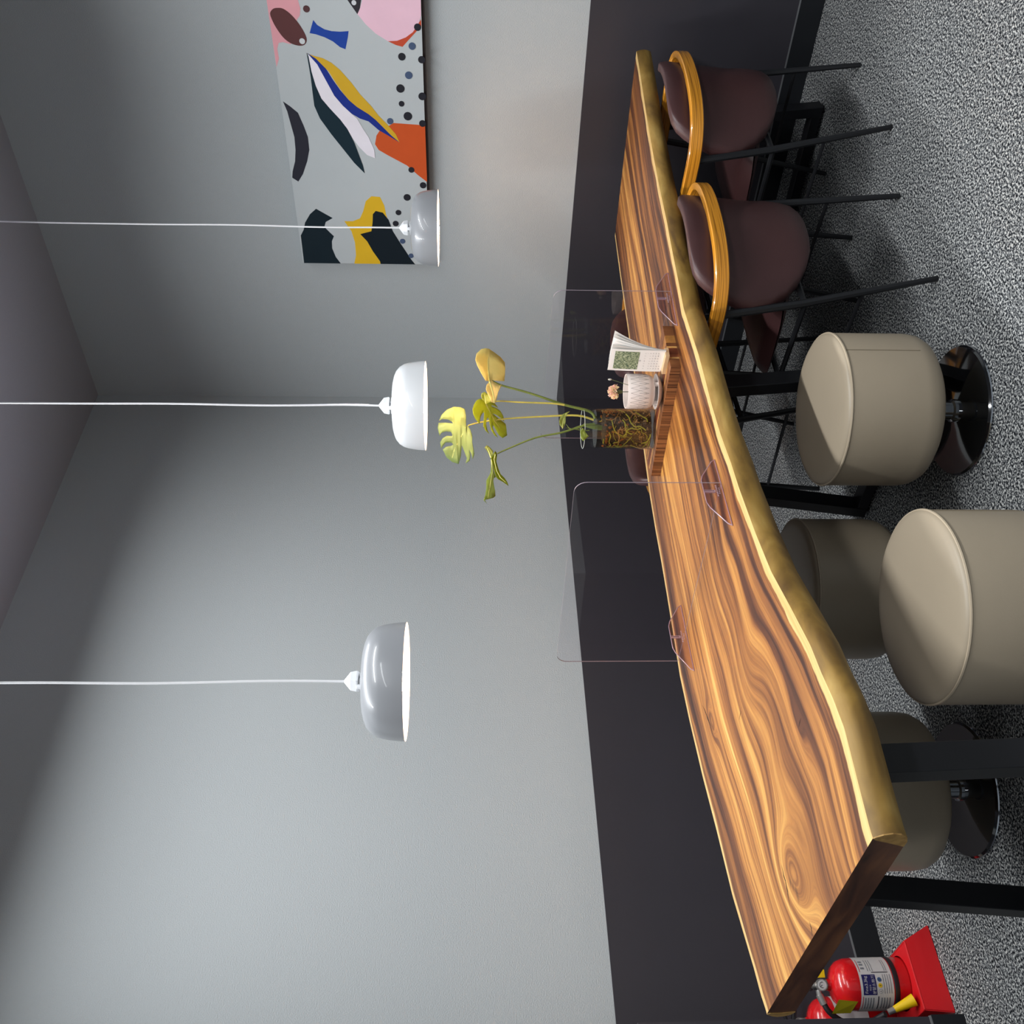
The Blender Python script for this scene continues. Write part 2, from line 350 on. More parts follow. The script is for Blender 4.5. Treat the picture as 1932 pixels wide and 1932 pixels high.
# ------------------------------------------------------------------ measured outlines in metres
PAINT={
 'pink_field':[(-2.0977,2.1821),(-2.1013,2.0374),(-2.0,2.0632),(-1.9692,2.0577),(-1.943,2.0631),(-1.9296,2.0747),(-1.8348,2.1117),(-1.8423,2.1416),(-1.8392,2.1588),(-1.8172,2.1675),(-1.7785,2.166),(-1.7446,2.1804),(-1.9971,2.1834)],
 'brown_oval':[(-1.9697,2.1464),(-1.9676,2.1248),(-1.95,2.0997),(-1.9216,2.0757),(-1.8901,2.0573),(-1.8608,2.0468),(-1.8417,2.0507),(-1.8316,2.0643),(-1.831,2.0869),(-1.8402,2.1138),(-1.8614,2.139),(-1.8984,2.1618),(-1.9298,2.174),(-1.9508,2.1765),(-1.9656,2.1634)],
 'blue_bow':[(-1.9284,2.0129),(-1.9101,1.9994),(-1.8948,1.9732),(-1.8884,1.946),(-1.8871,1.9126),(-1.89,1.8788),(-1.8672,1.8836),(-1.8205,1.8972),(-1.8283,1.918),(-1.8496,1.9442),(-1.8651,1.9763),(-1.8752,2.0088),(-1.8789,2.0324),(-1.9016,2.0237)],
 'dark_sliver':[(-2.0498,1.8975),(-2.0046,1.8733),(-1.9535,1.839),(-1.9773,1.8272),(-2.052,1.8105)],
 'pink_blob':[(-2.0524,1.7942),(-2.0059,1.8168),(-1.9747,1.8274),(-1.9546,1.8389),(-1.9172,1.8096),(-1.8833,1.7729),(-1.8556,1.7267),(-1.8581,1.6899),(-1.8714,1.6554),(-1.8921,1.6264),(-1.9247,1.6027),(-1.9541,1.5917),(-2.0573,1.5904)],
 'red_crescent':[(-1.8556,1.7267),(-1.8416,1.6964),(-1.8351,1.6695),(-1.8619,1.6445),(-1.8979,1.6093),(-1.9143,1.5919),(-1.9409,1.5921),(-1.8921,1.6264),(-1.8714,1.6554),(-1.8581,1.6899)],
 'orange_patch':[(-1.5123,1.7406),(-1.5238,1.7219),(-1.5167,1.5895),(-1.2609,1.5884),(-1.2904,1.6251),(-1.3357,1.6731),(-1.3828,1.7571),(-1.4046,1.7925),(-1.4298,1.8061),(-1.4677,1.7975),(-1.4898,1.7822)],
 'yellow_leaf':[(-1.8005,2.051),(-1.7927,2.0281),(-1.7836,1.9905),(-1.7664,1.958),(-1.7389,1.9263),(-1.6883,1.8846),(-1.6424,1.8534),(-1.5929,1.81),(-1.5543,1.7829),(-1.5183,1.7492),(-1.4756,1.7154),(-1.4395,1.7003),(-1.469,1.734),(-1.5056,1.768),(-1.5357,1.796),(-1.5595,1.8242),(-1.5799,1.8583),(-1.6061,1.8915),(-1.6467,1.9232),(-1.6869,1.9485),(-1.7322,1.9729),(-1.7654,2.0038)],
 'blue_leaf':[(-1.8022,2.0509),(-1.7818,2.0191),(-1.7433,1.9833),(-1.6982,1.959),(-1.6582,1.9338),(-1.6177,1.9023),(-1.5886,1.8694),(-1.5595,1.8242),(-1.5357,1.796),(-1.5056,1.768),(-1.469,1.734),(-1.4395,1.7003),(-1.4718,1.7519),(-1.4928,1.7869),(-1.529,1.8264),(-1.5405,1.8613),(-1.561,1.8953),(-1.5934,1.928),(-1.6342,1.9594),(-1.6976,1.988),(-1.7595,2.0159)],
 'white_leaf':[(-1.7978,2.0468),(-1.7595,2.0159),(-1.6976,1.988),(-1.6342,1.9594),(-1.5934,1.928),(-1.561,1.8953),(-1.5402,1.8733),(-1.4977,1.8527),(-1.4608,1.8313),(-1.4042,1.8109),(-1.3669,1.8097),(-1.3811,1.8431),(-1.4157,1.8741),(-1.4531,1.8984),(-1.4963,1.9188),(-1.5357,1.9451),(-1.5803,1.9824),(-1.6213,2.0134),(-1.6735,2.0311),(-1.7307,2.042)],
 'green_leaf':[(-1.8021,2.0531),(-1.7867,2.0481),(-1.7307,2.042),(-1.6735,2.0311),(-1.6213,2.0134),(-1.5803,1.9824),(-1.5357,1.9451),(-1.4963,1.9188),(-1.4343,1.8939),(-1.3836,1.8797),(-1.332,1.8653),(-1.2979,1.8604),(-1.3444,1.9013),(-1.408,1.9448),(-1.4701,1.9873),(-1.537,2.0283),(-1.5909,2.0461),(-1.6441,2.0471),(-1.7077,2.0475),(-1.7587,2.0502)],
 'dark_arc':[(-1.606,2.1733),(-1.5858,2.1466),(-1.5594,2.1176),(-1.505,2.1004),(-1.4556,2.0882),(-1.3987,2.0888),(-1.347,2.1039),(-1.2875,2.1294),(-1.2524,2.1535),(-1.27,2.1781),(-1.2999,2.1724),(-1.346,2.1561),(-1.3976,2.1478),(-1.4544,2.1455),(-1.51,2.1534),(-1.5645,2.1612)],
 'green_block':[(-1.1228,2.0906),(-1.0782,2.021),(-1.0584,2.0539),(-1.0331,2.0629),(-1.0045,2.0399),(-0.9865,2.0241),(-0.9606,2.0358),(-0.9235,2.0381),(-0.8785,2.026),(-0.8438,2.0059),(-0.8434,2.1772),(-0.9877,2.175),(-1.017,2.1585),(-1.0532,2.1478),(-1.0963,2.1203)],
 'yellow_shape':[(-1.1883,1.8382),(-1.1856,1.8003),(-1.1443,1.7838),(-1.1023,1.7786),(-1.0597,1.7695),(-1.0022,1.7466),(-0.8444,1.8207),(-0.844,1.9425),(-0.8876,1.9309),(-0.955,1.9301),(-1.0134,1.9415),(-1.0634,1.9696),(-1.0641,1.9308),(-1.0789,1.8974),(-1.1146,1.8805),(-1.1637,1.8653)],
 'dark_peak':[(-1.117,1.8239),(-1.1091,1.7924),(-1.074,1.7687),(-1.0166,1.7524),(-0.9584,1.7226),(-0.914,1.6982),(-0.8689,1.6735),(-0.8447,1.657),(-0.8444,1.8187),(-0.859,1.8211),(-0.9115,1.8509),(-0.9633,1.8736),(-0.9995,1.9023),(-1.015,1.8503),(-1.0584,1.8421),(-1.1012,1.8378)],
}
DOTS_DARK= [(-1.9113, 1.6071, 0.014), (-1.7968, 1.6742, 0.0149), (-1.7868, 1.595, 0.0144), (-1.6694, 1.6861, 0.017), (-1.639, 1.5975, 0.0159), (-1.6063, 1.6844, 0.0118), (-1.5544, 1.6606, 0.0179), (-1.5244, 1.6, 0.0144), (-1.3163, 1.6553, 0.0131), (-1.2451, 1.6066, 0.0145), (-1.1857, 1.6797, 0.0159), (-1.111, 1.7222, 0.0129), (-1.0559, 1.7373, 0.0136)]
DOTS_BLUE= [(-1.8387, 1.6313, 0.0142), (-1.7239, 1.6498, 0.0151), (-1.5315, 1.7359, 0.0132), (-0.966, 1.7104, 0.0125), (-0.8902, 1.6739, 0.012)]
DOTS_OTHER= [(-1.8479, 2.0652, 0.0113), (-1.9687, 2.0347, 0.0127), (-1.9959, 1.8493, 0.0093)]
LEAVES=[
  ('mid_green',[(-1.6035,-1.2887,1.3443),(-1.6038,-1.302,1.3508),(-1.6079,-1.3166,1.3623),(-1.6183,-1.3169,1.375),(-1.6289,-1.3078,1.3837),(-1.6372,-1.2952,1.3881),(-1.642,-1.2779,1.3861),(-1.6436,-1.2595,1.3797),(-1.6423,-1.2435,1.3707),(-1.6415,-1.2345,1.3655),(-1.6361,-1.2449,1.3637),(-1.6301,-1.2565,1.3619),(-1.6232,-1.2639,1.3568),(-1.6189,-1.2669,1.353),(-1.6179,-1.2627,1.3498),(-1.6258,-1.2445,1.3509),(-1.636,-1.2214,1.3526),(-1.6371,-1.2021,1.3447),(-1.6338,-1.1838,1.3315),(-1.6327,-1.2,1.3382),(-1.6282,-1.2215,1.3429),(-1.6221,-1.2364,1.3424),(-1.6155,-1.2425,1.3373),(-1.6165,-1.2317,1.3333),(-1.6207,-1.2151,1.3306),(-1.6249,-1.1932,1.3251),(-1.6251,-1.1712,1.3143),(-1.6211,-1.1573,1.3022),(-1.6211,-1.1814,1.3144),(-1.6191,-1.2002,1.3212),(-1.6141,-1.2078,1.3187),(-1.615,-1.1864,1.3093),(-1.6158,-1.163,1.2984),(-1.6123,-1.1478,1.2862),(-1.5994,-1.1487,1.2702),(-1.5919,-1.1733,1.2733),(-1.5875,-1.1901,1.2763),(-1.5917,-1.209,1.2912),(-1.5968,-1.2285,1.3073),(-1.6012,-1.2472,1.3219),(-1.5955,-1.2374,1.31),(-1.5903,-1.218,1.294),(-1.5881,-1.1992,1.2818),(-1.5823,-1.2197,1.2848),(-1.5819,-1.2428,1.2957),(-1.5877,-1.2609,1.3117),(-1.5944,-1.2738,1.3261),(-1.5918,-1.275,1.3236),(-1.5825,-1.255,1.3025),(-1.5841,-1.2761,1.3145),(-1.5904,-1.2845,1.3263),(-1.5968,-1.2897,1.3366)],[(-1.6035,-1.2887,1.3443),(-1.605,-1.2537,1.3297),(-1.6064,-1.2198,1.315),(-1.6047,-1.1861,1.2961),(-1.6008,-1.1638,1.2798)]),
  ('mid_lobe',[(-1.5962,-1.2818,1.3447),(-1.5872,-1.2898,1.3556),(-1.5761,-1.3002,1.3607),(-1.5688,-1.3073,1.3588),(-1.5659,-1.3108,1.3493),(-1.5702,-1.3071,1.3404),(-1.5796,-1.2985,1.3327),(-1.5862,-1.2925,1.3263),(-1.5926,-1.2864,1.3263),(-1.5932,-1.2851,1.3365)],[(-1.5958,-1.2822,1.3447),(-1.5838,-1.2936,1.3467),(-1.5709,-1.3059,1.3493)]),
  ('large_left',[(-1.5911,-1.184,1.4102),(-1.5817,-1.2179,1.4102),(-1.5725,-1.2408,1.4146),(-1.5635,-1.2408,1.4279),(-1.5499,-1.2319,1.4517),(-1.5397,-1.2108,1.4759),(-1.5349,-1.1851,1.4943),(-1.5364,-1.1587,1.5038),(-1.541,-1.1707,1.4915),(-1.5531,-1.1773,1.4702),(-1.5618,-1.175,1.4581),(-1.5659,-1.1708,1.4536),(-1.5515,-1.162,1.4794),(-1.5379,-1.15,1.5055),(-1.5414,-1.131,1.5088),(-1.5539,-1.1038,1.5021),(-1.5541,-1.1182,1.4951),(-1.5606,-1.1301,1.4797),(-1.5706,-1.1371,1.4614),(-1.5757,-1.1296,1.4569),(-1.5766,-1.1232,1.4584),(-1.5669,-1.1156,1.4768),(-1.5621,-1.1011,1.4907),(-1.5622,-1.0807,1.5002),(-1.5713,-1.0602,1.4958),(-1.5707,-1.0721,1.4911),(-1.5724,-1.09,1.4801),(-1.5818,-1.0986,1.4617),(-1.5876,-1.0958,1.4541),(-1.5854,-1.0864,1.4617),(-1.5772,-1.0739,1.4803),(-1.5746,-1.0591,1.4912),(-1.5904,-1.0364,1.4775),(-1.6047,-1.0289,1.4591),(-1.6187,-1.0317,1.436),(-1.6143,-1.063,1.4283),(-1.6037,-1.1065,1.4246),(-1.6147,-1.0881,1.4161),(-1.627,-1.0667,1.407),(-1.6305,-1.0451,1.4116),(-1.6345,-1.0614,1.3979),(-1.6294,-1.0854,1.395),(-1.6197,-1.105,1.4011),(-1.63,-1.0901,1.392),(-1.638,-1.0729,1.3874),(-1.6354,-1.0951,1.3815),(-1.6194,-1.1331,1.3892),(-1.6122,-1.1585,1.3893),(-1.6037,-1.1746,1.3953),(-1.5946,-1.1855,1.4042)],[(-1.5919,-1.1847,1.4087),(-1.5935,-1.1336,1.4281),(-1.5947,-1.0819,1.4496),(-1.6007,-1.0419,1.459)]),
  ('yellow_right',[(-1.5184,-1.3162,1.3327),(-1.5205,-1.3215,1.346),(-1.4976,-1.3346,1.3606),(-1.4722,-1.3479,1.3738),(-1.454,-1.3559,1.3797),(-1.4278,-1.3618,1.3753),(-1.4041,-1.3626,1.3603),(-1.3936,-1.3593,1.3453),(-1.391,-1.355,1.3333),(-1.3975,-1.3453,1.3152),(-1.4079,-1.3331,1.2942),(-1.4226,-1.3221,1.2793),(-1.4429,-1.3153,1.2781),(-1.4709,-1.3073,1.2794),(-1.4976,-1.3003,1.2819),(-1.5051,-1.3078,1.3044),(-1.509,-1.3144,1.3223)],[(-1.5178,-1.3164,1.3327),(-1.4673,-1.3335,1.3374),(-1.4115,-1.35,1.3364)]),
  ('yellow_lobe',[(-1.5342,-1.3288,1.3331),(-1.5459,-1.3251,1.342),(-1.5628,-1.3201,1.345),(-1.5867,-1.3136,1.3379),(-1.6139,-1.3065,1.3266),(-1.6176,-1.3059,1.3151),(-1.601,-1.3108,1.3092),(-1.5775,-1.3176,1.3045),(-1.5457,-1.3272,1.2911),(-1.5505,-1.3255,1.2998),(-1.5434,-1.3271,1.3114),(-1.5294,-1.3305,1.3244)],[(-1.5336,-1.329,1.3326),(-1.5804,-1.3161,1.3219),(-1.6159,-1.3063,1.318)]),
  ('olive_under',[(-1.734,-1.1996,1.3144),(-1.7364,-1.1899,1.3205),(-1.7403,-1.1745,1.3285),(-1.7454,-1.1569,1.3226),(-1.7529,-1.1308,1.3177),(-1.7598,-1.1075,1.3103),(-1.7624,-1.0993,1.3038),(-1.7661,-1.0888,1.2857),(-1.7707,-1.0754,1.2674),(-1.7661,-1.0906,1.2729),(-1.7618,-1.1042,1.2822),(-1.7575,-1.1177,1.2952),(-1.7514,-1.1382,1.3032),(-1.7442,-1.1628,1.31),(-1.7379,-1.1862,1.3079),(-1.7356,-1.1943,1.3099)],[(-1.7366,-1.1901,1.313),(-1.7417,-1.1708,1.3177),(-1.7535,-1.1297,1.3082),(-1.7606,-1.1065,1.2963),(-1.7663,-1.089,1.278)]),
  ('upper_tab',[(-1.7079,-1.2021,1.3418),(-1.7136,-1.1962,1.3488),(-1.7249,-1.186,1.338),(-1.7378,-1.174,1.3304),(-1.7397,-1.1723,1.3278),(-1.729,-1.183,1.3216),(-1.7226,-1.1892,1.3203),(-1.7142,-1.1968,1.3304)],[(-1.7379,-1.174,1.3278),(-1.7241,-1.187,1.3342),(-1.7111,-1.199,1.3431)]),
  ('long_tip',[(-1.734,-1.1669,1.3277),(-1.7391,-1.1475,1.3267),(-1.7429,-1.1352,1.3272),(-1.7492,-1.1149,1.3282),(-1.7565,-1.1024,1.3358),(-1.7626,-1.0922,1.3421),(-1.7707,-1.0642,1.3417),(-1.7796,-1.0403,1.3454),(-1.7869,-1.0238,1.3504),(-1.7865,-1.0068,1.3385),(-1.7851,-1.0238,1.3465),(-1.7726,-1.0205,1.3178),(-1.7679,-1.025,1.3106),(-1.7626,-1.0436,1.3116),(-1.7582,-1.0647,1.3158),(-1.7539,-1.0838,1.3187),(-1.7503,-1.0929,1.3169),(-1.7468,-1.0932,1.3098),(-1.7434,-1.1182,1.318),(-1.7366,-1.1486,1.3223)],[(-1.7342,-1.1637,1.3263),(-1.7448,-1.1196,1.3218),(-1.7618,-1.0736,1.3289),(-1.7792,-1.0271,1.3361)]),
  ('small_upper',[(-1.6429,-1.2954,1.0694),(-1.6449,-1.2928,1.0796),(-1.6492,-1.2879,1.0925),(-1.6559,-1.2809,1.1012),(-1.6652,-1.2717,1.1049),(-1.6746,-1.2628,1.1033),(-1.6802,-1.2578,1.0968),(-1.6842,-1.2541,1.094),(-1.6781,-1.2603,1.0881),(-1.6689,-1.2694,1.0838),(-1.6565,-1.2814,1.0833),(-1.6511,-1.2868,1.0796)],[(-1.6838,-1.2545,1.094),(-1.664,-1.2736,1.0925),(-1.6487,-1.289,1.0828),(-1.6436,-1.2946,1.071)]),
  ('small_lower',[(-1.6841,-1.2581,1.0307),(-1.6917,-1.2504,1.0361),(-1.7073,-1.2355,1.0342),(-1.7153,-1.2282,1.027),(-1.7104,-1.2335,1.018),(-1.7054,-1.2387,1.0108),(-1.7042,-1.2401,1.0072),(-1.6948,-1.2485,1.0181),(-1.6856,-1.2571,1.0235)],[(-1.6846,-1.2576,1.0296),(-1.6972,-1.2458,1.0252),(-1.7044,-1.2398,1.008)]),
]
STEMS=[
  ([(-1.6251,-1.2485,0.9802),(-1.6067,-1.265,0.9997),(-1.5876,-1.278,1.088),(-1.5577,-1.3001,1.1975),(-1.5359,-1.3153,1.2929),(-1.5236,-1.3252,1.3247)],0.0042),
  ([(-1.5968,-1.2834,1.0837),(-1.5917,-1.2856,1.1277),(-1.5861,-1.2845,1.2333),(-1.5814,-1.2844,1.3072),(-1.5918,-1.2722,1.3423)],0.0028),
  ([(-1.6123,-1.2329,0.983),(-1.6005,-1.241,1.0363),(-1.5992,-1.2367,1.1251),(-1.6013,-1.2255,1.276),(-1.6077,-1.2139,1.3647),(-1.6142,-1.2052,1.4038)],0.003),
  ([(-1.6604,-1.2558,0.9858),(-1.6631,-1.2509,1.0243),(-1.6775,-1.2327,1.0942),(-1.6875,-1.2177,1.1816),(-1.7102,-1.1904,1.2689),(-1.7217,-1.177,1.3073)],0.0032),
  ([(-1.6818,-1.2602,1.0301),(-1.6859,-1.2543,1.0648),(-1.6728,-1.2657,1.0822)],0.0012),
  ([(-1.6825,-1.2472,1.0045),(-1.6819,-1.2465,1.0254),(-1.6741,-1.2507,1.0812)],0.0012),
]

# ------------------------------------------------------------------ room shell
ZC, ZW, ZS = 3.366, 0.927, 0.0973
struct(MB().box(-7.0, 0.12, -7.0, 0.12, -0.06, 0).build('floor', M_carpet))
struct(MB().box(-7.0, 0.12, -7.0, 0.12, ZC, ZC + 0.1).build('ceiling', M_ceil))
wl = struct(MB().box(-7.0, 0.0, 0.0, 0.1, 0, ZC).build('wall_left', M_wall))
wr = struct(MB().box(0.0, 0.1, -7.0, 0.1, 0, ZC).build('wall_right', M_wall))
MB().box(-7.0, -0.004, -0.005, 0.0, ZS + 0.003, ZW).build('wainscot_board', M_wain, wl)
MB().box(-0.005, 0.0, -7.0, 0.0, ZS + 0.003, ZW).build('wainscot_board', M_wain, wr)
struct(MB().box(-7.0, -0.008, -0.009, 0.0, 0, ZS - 0.003).build('baseboard_left', M_base))
struct(MB().box(-0.009, 0.0, -7.0, 0.0, 0, ZS - 0.003).build('baseboard_right', M_base))
struct(MB().box(-7.0, -0.006, -0.007, 0.0, ZS - 0.003, ZS + 0.003).build('trim_1', M_alu))
struct(MB().box(-0.007, 0.0, -7.0, 0.0, ZS - 0.003, ZS + 0.003).build('trim_2', M_alu))
PX, PY = -3.25, -0.43
wp = struct(MB().box(-4.1, PX, PY, 0.0, 0, ZC).build('wall_pillar', M_wall))
MB().box(-4.1, PX + 0.004, PY - 0.005, -0.005, ZS + 0.003, ZW).build('wainscot_board', M_wain, wp)
struct(MB().box(-4.1, PX + 0.008, PY - 0.009, -0.009, 0, ZS - 0.003).build('baseboard_pillar', M_base))
struct(MB().box(-4.1, PX + 0.006, PY - 0.007, -0.007, ZS - 0.003, ZS + 0.003).build('trim_3', M_alu))

# ------------------------------------------------------------------ slab table
TOPF = [(-3.41, -1.890), (-3.386, -1.889), (-3.323, -1.895), (-3.267, -1.901), (-3.21, -1.907), (-3.145, -1.898), (-3.077, -1.881), (-3.007, -1.869), (-2.881, -1.828), (-2.748, -1.782), (-2.608, -1.754), (-2.435, -1.729), (-2.345, -1.722), (-2.217, -1.704), (-2.094, -1.697), (-1.984, -1.698), (-1.865, -1.698), (-1.779, -1.690), (-1.613, -1.678), (-1.466, -1.695), (-1.298, -1.712), (-1.203, -1.727), (-1.004, -1.744), (-0.835, -1.764), (-0.65, -1.792), (-0.488, -1.824), (-0.314, -1.859), (-0.178, -1.884)]
BACK = [(-3.422, -1.097), (-3.382, -1.08), (-3.318, -1.064), (-3.257, -1.043), (-3.127, -1.0), (-2.938, -0.964), (-2.764, -0.923), (-2.557, -0.888), (-2.394, -0.870), (-2.21, -0.882), (-2.079, -0.888), (-1.95, -0.891), (-1.807, -0.889), (-1.622, -0.896), (-1.427, -0.925), (-1.035, -0.990), (-0.67, -1.033), (-0.452, -1.056), (-0.187, -1.093)]
def slab(parent):
    nx, ny = 300, 84; zt, zb = 0.75, 0.69
    KN = [(-3.285, -1.455, 0.085, 0.055, 0.30, 0.55), (-2.70, -1.105, 0.05, 0.02, 0.10, 0.2), (-3.08, -1.70, 0.07, 0.018, 0.05, 0.1)]
    vs = []; at = {k: [] for k in ('along', 'across', 'grain', 'edge_front', 'edge_back', 'crack')}
    def pt(i, j):
        s = i / nx; t = j / ny
        x = -3.426 + t * 0.024 + s * (3.426 - t * 0.024 - 0.187 + t * 0.022)
        yb = interp(x, BACK); yf = interp(x, TOPF)
        return x, yb + (yf - yb) * t, yb, yf, t
    for j in range(ny + 1):
        for i in range(nx + 1):
            x, y, yb, yf, t = pt(i, j)
            vs.append((x, y, zt))
            g = t * 0.8
            # knots: closed rings; plume of figured grain running away from the big knot
            for kx, ky, sx, sy, A, tilt in KN:
                dx = x - kx; dy = y - ky; ca, sa = math.cos(tilt), math.sin(tilt)
                u = (dx * ca + dy * sa) / sx; v_ = (-dx * sa + dy * ca) / sy
                g += A * math.exp(-(u * u + v_ * v_) * 0.5) * 0.55
            dx = (x + 2.95) / 0.42; dy = (y + 1.47) / 0.10
            g += 0.06 * math.exp(-0.5 * (dx * dx + dy * dy)) * (1 + 0.3 * math.sin(x * 17 + 5 * y))
            g += 0.006 * math.sin(x * 7 + t * 9) + 0.012 * math.sin(x * 2.3 + t * 4)
            crack = 0.0
            d1 = abs((y + 1.455) - 0.42 * (x + 3.29) - 0.006 * math.sin(x * 120))
            if -3.335 < x < -3.25: crack = max(0, 1 - d1 / 0.0035)
            d2 = math.hypot((x + 2.70) / 0.04, (y + 1.105) / 0.010)
            crack = max(crack, max(0, 0.8 - d2))
            at['along'].append(x); at['across'].append(t); at['grain'].append(g)
            at['edge_front'].append(y - yf); at['edge_back'].append(yb - y); at['crack'].append(crack)
    fs = []; fm = []
    W = nx + 1
    for j in range(ny):
        for i in range(nx):
            fs.append((j * W + i, j * W + i + 1, (j + 1) * W + i + 1, (j + 1) * W + i)); fm.append(0)
    def addv(p):
        vs.append(p)
        for k in at: at[k].append(0.5)
        return len(vs) - 1
    # profiles of the live sides (out, down)
    prof = [(0.004, 0.004), (0.011, 0.014), (0.015, 0.028), (0.012, 0.043), (0.003, 0.055), (-0.012, 0.060)]
    rim = {}
    for side, j in ((-1, ny), (1, 0)):
        prev = [j * W + i for i in range(W)]
        for o, dn in prof:
            row = []
            for i in range(W):
                x, y, yb, yf, t = pt(i, j)
                k = 1 + 0.35 * math.sin(x * 5.1 + side) + 0.2 * math.sin(x * 13.7)
                row.append(addv((x, y + side * (o * k if o > 0 else o), zt - dn)))
            for i in range(nx):
                fs.append((prev[i], prev[i + 1], row[i + 1], row[i]) if side < 0 else (prev[i + 1], prev[i], row[i], row[i + 1])); fm.append(1)
            rim.setdefault(side, []).append(row); prev = row
    F, B = rim[-1], rim[1]
    for i in range(nx):
        fs.append((F[-1][i], F[-1][i + 1], B[-1][i + 1], B[-1][i])); fm.append(3)
    for i, flip in ((0, 0), (nx, 1)):  # cut ends
        topl = [j * W + i for j in range(ny + 1)]
        loop = [r[i] for r in reversed(B)] + topl + [r[i] for r in F]
        fs.append(tuple(loop if flip else loop[::-1])); fm.append(2)
    me = bpy.data.meshes.new('tabletop'); me.from_pydata(vs, [], fs)
    for M in (M_slab, M_live, M_end, M_under): me.materials.append(M)
    for p, q in zip(me.polygons, fm): p.material_index = q; p.use_smooth = q in (0, 1)
    for k, v in at.items():
        a = me.attributes.new(k, 'FLOAT', 'POINT'); a.data.foreach_set('value', v)
    # sharp ridge where top meets side
    me.update()
    for e in me.edges:
        a, b = e.vertices
        if a < W * (ny + 1) and b < W * (ny + 1):
            ja, jb = a // W, b // W
            if (ja == jb and ja in (0, ny)) or (a % W == b % W and a % W in (0, nx)): e.use_edge_sharp = True
    o = bpy.data.objects.new('tabletop', me); COL.objects.link(o); o.parent = parent
    return o
table = thing('slab_table', 'long live-edge wooden slab table with black trapezoid steel legs', 'table')
slab(table)
def crack(pts, wd):
    P = [Vector((a, b, 0)) for a, b in pts]; n = len(P); vs = []
    for i, p in enumerate(P):
        tg = (P[min(i + 1, n - 1)] - P[max(i - 1, 0)]).normalized(); nr = Vector((-tg.y, tg.x, 0)); h = wd * math.sin(PI * (i + 0.15) / (n - 0.7)) * (0.6 + 0.4 * ((i * 7) % 3) / 2)
        vs += [(p.x + nr.x * h, p.y + nr.y * h, 0.7502), (p.x - nr.x * h, p.y - nr.y * h, 0.7502)]
    MB().add(vs + [(x, y, 0.7496) for x, y, z in vs], [(2 * i, 2 * i + 2, 2 * i + 3, 2 * i + 1) for i in range(n - 1)]).build('wood_crack', M_crack, table)
M_crack = mat('dark_crack', (34, 22, 17), 0.7)
crack([(-3.2341, -1.4143), (-3.246, -1.4170), (-3.2573, -1.4150), (-3.270, -1.4185), (-3.2801, -1.4165), (-3.292, -1.4165), (-3.3035, -1.4125), (-3.3265, -1.4094)], 0.0028)
crack([(-3.3839, -1.5028), (-3.3985, -1.5047), (-3.4105, -1.4995)], 0.0022)
crack([(-3.0781, -1.7276), (-3.081, -1.716), (-3.0843, -1.7048)], 0.0022)
crack([(-2.837, -1.3769), (-2.841, -1.363), (-2.8461, -1.3494)], 0.0018)
crack([(-2.6151, -1.0551), (-2.645, -1.072), (-2.6745, -1.082), (-2.705, -1.096), (-2.7364, -1.1029)], 0.0030)
# thin sapwood lips at the two corners of the near cut end
for x0, y0, sd, name in ((-3.402, interp(-3.402, TOPF), -1, 'sapwood_corner'), (-3.426, interp(-3.426, BACK), 1, 'sapwood_corner')):
    k = 1 + 0.35 * math.sin(x0 * 5.1 + sd) + 0.2 * math.sin(x0 * 13.7)
    pf = [(0.0, 0.0), (0.004 * k, 0.004), (0.011 * k, 0.014), (0.015 * k, 0.028), (0.012 * k, 0.043), (0.003 * k, 0.055), (-0.012, 0.060), (-0.030 if sd < 0 else -0.012, 0.0599), (-0.016 if sd < 0 else -0.006, 0.030), (-0.006, 0.006)]
    vs = [(x0 - 0.0012, y0 + sd * o, 0.75 - d) for o, d in pf]; n = len(vs)
    tr = polyfill([(v[1], v[2]) for v in vs])
    MB().add(vs + [(x0 + 0.001, b, c) for a, b, c in vs], [tuple(q) for q in tr] + [(a, (a + 1) % n, (a + 1) % n + n, a + n) for a in range(n)]).build(name, M_sapend, table)
for X0, yf0, yf1, yb0, yb1 in ((-3.20, -1.765, -1.81, -1.235, -1.10), (-1.74, -1.475, -1.545, -1.05, -0.945), (-0.30, -1.66, -1.73, -1.24, -1.14)):
    fr = bpy.data.objects.new('leg_frame', None); COL.objects.link(fr); fr.parent = table; fr.empty_display_size = 0.05
    hx = 0.03; hy = 0.02; z0 = 0.012; z1 = 0.668
    def leg(ya, yb):  # top y, foot y
        MB().hexa([(X0 - hx, yb - hy, z0), (X0 + hx, yb - hy, z0), (X0 + hx, yb + hy, z0), (X0 - hx, yb + hy, z0),
                   (X0 - hx, ya - hy, z1), (X0 + hx, ya - hy, z1), (X0 + hx, ya + hy, z1), (X0 - hx, ya + hy, z1)]).build('leg', M_black, fr, bevel=0.002)
    leg(yf0, yf1); leg(yb0, yb1)
    MB().box(X0 - 0.028, X0 + 0.028, yf1 + hy - 0.004, yb1 - hy + 0.004, 0.013, 0.05).build('floor_bar', M_black, fr, bevel=0.002)
    MB().box(X0 - 0.045, X0 + 0.045, yf0 - 0.03, yb0 + 0.03, z1, 0.6898).build('mounting_plate', M_black, fr, bevel=0.001)
    for yy in (yf1, yb1):
        MB().lathe([(0.014, 0), (0.014, z0)], 16, (X0, yy, 0)).build('foot_glide', M_rubber, fr)

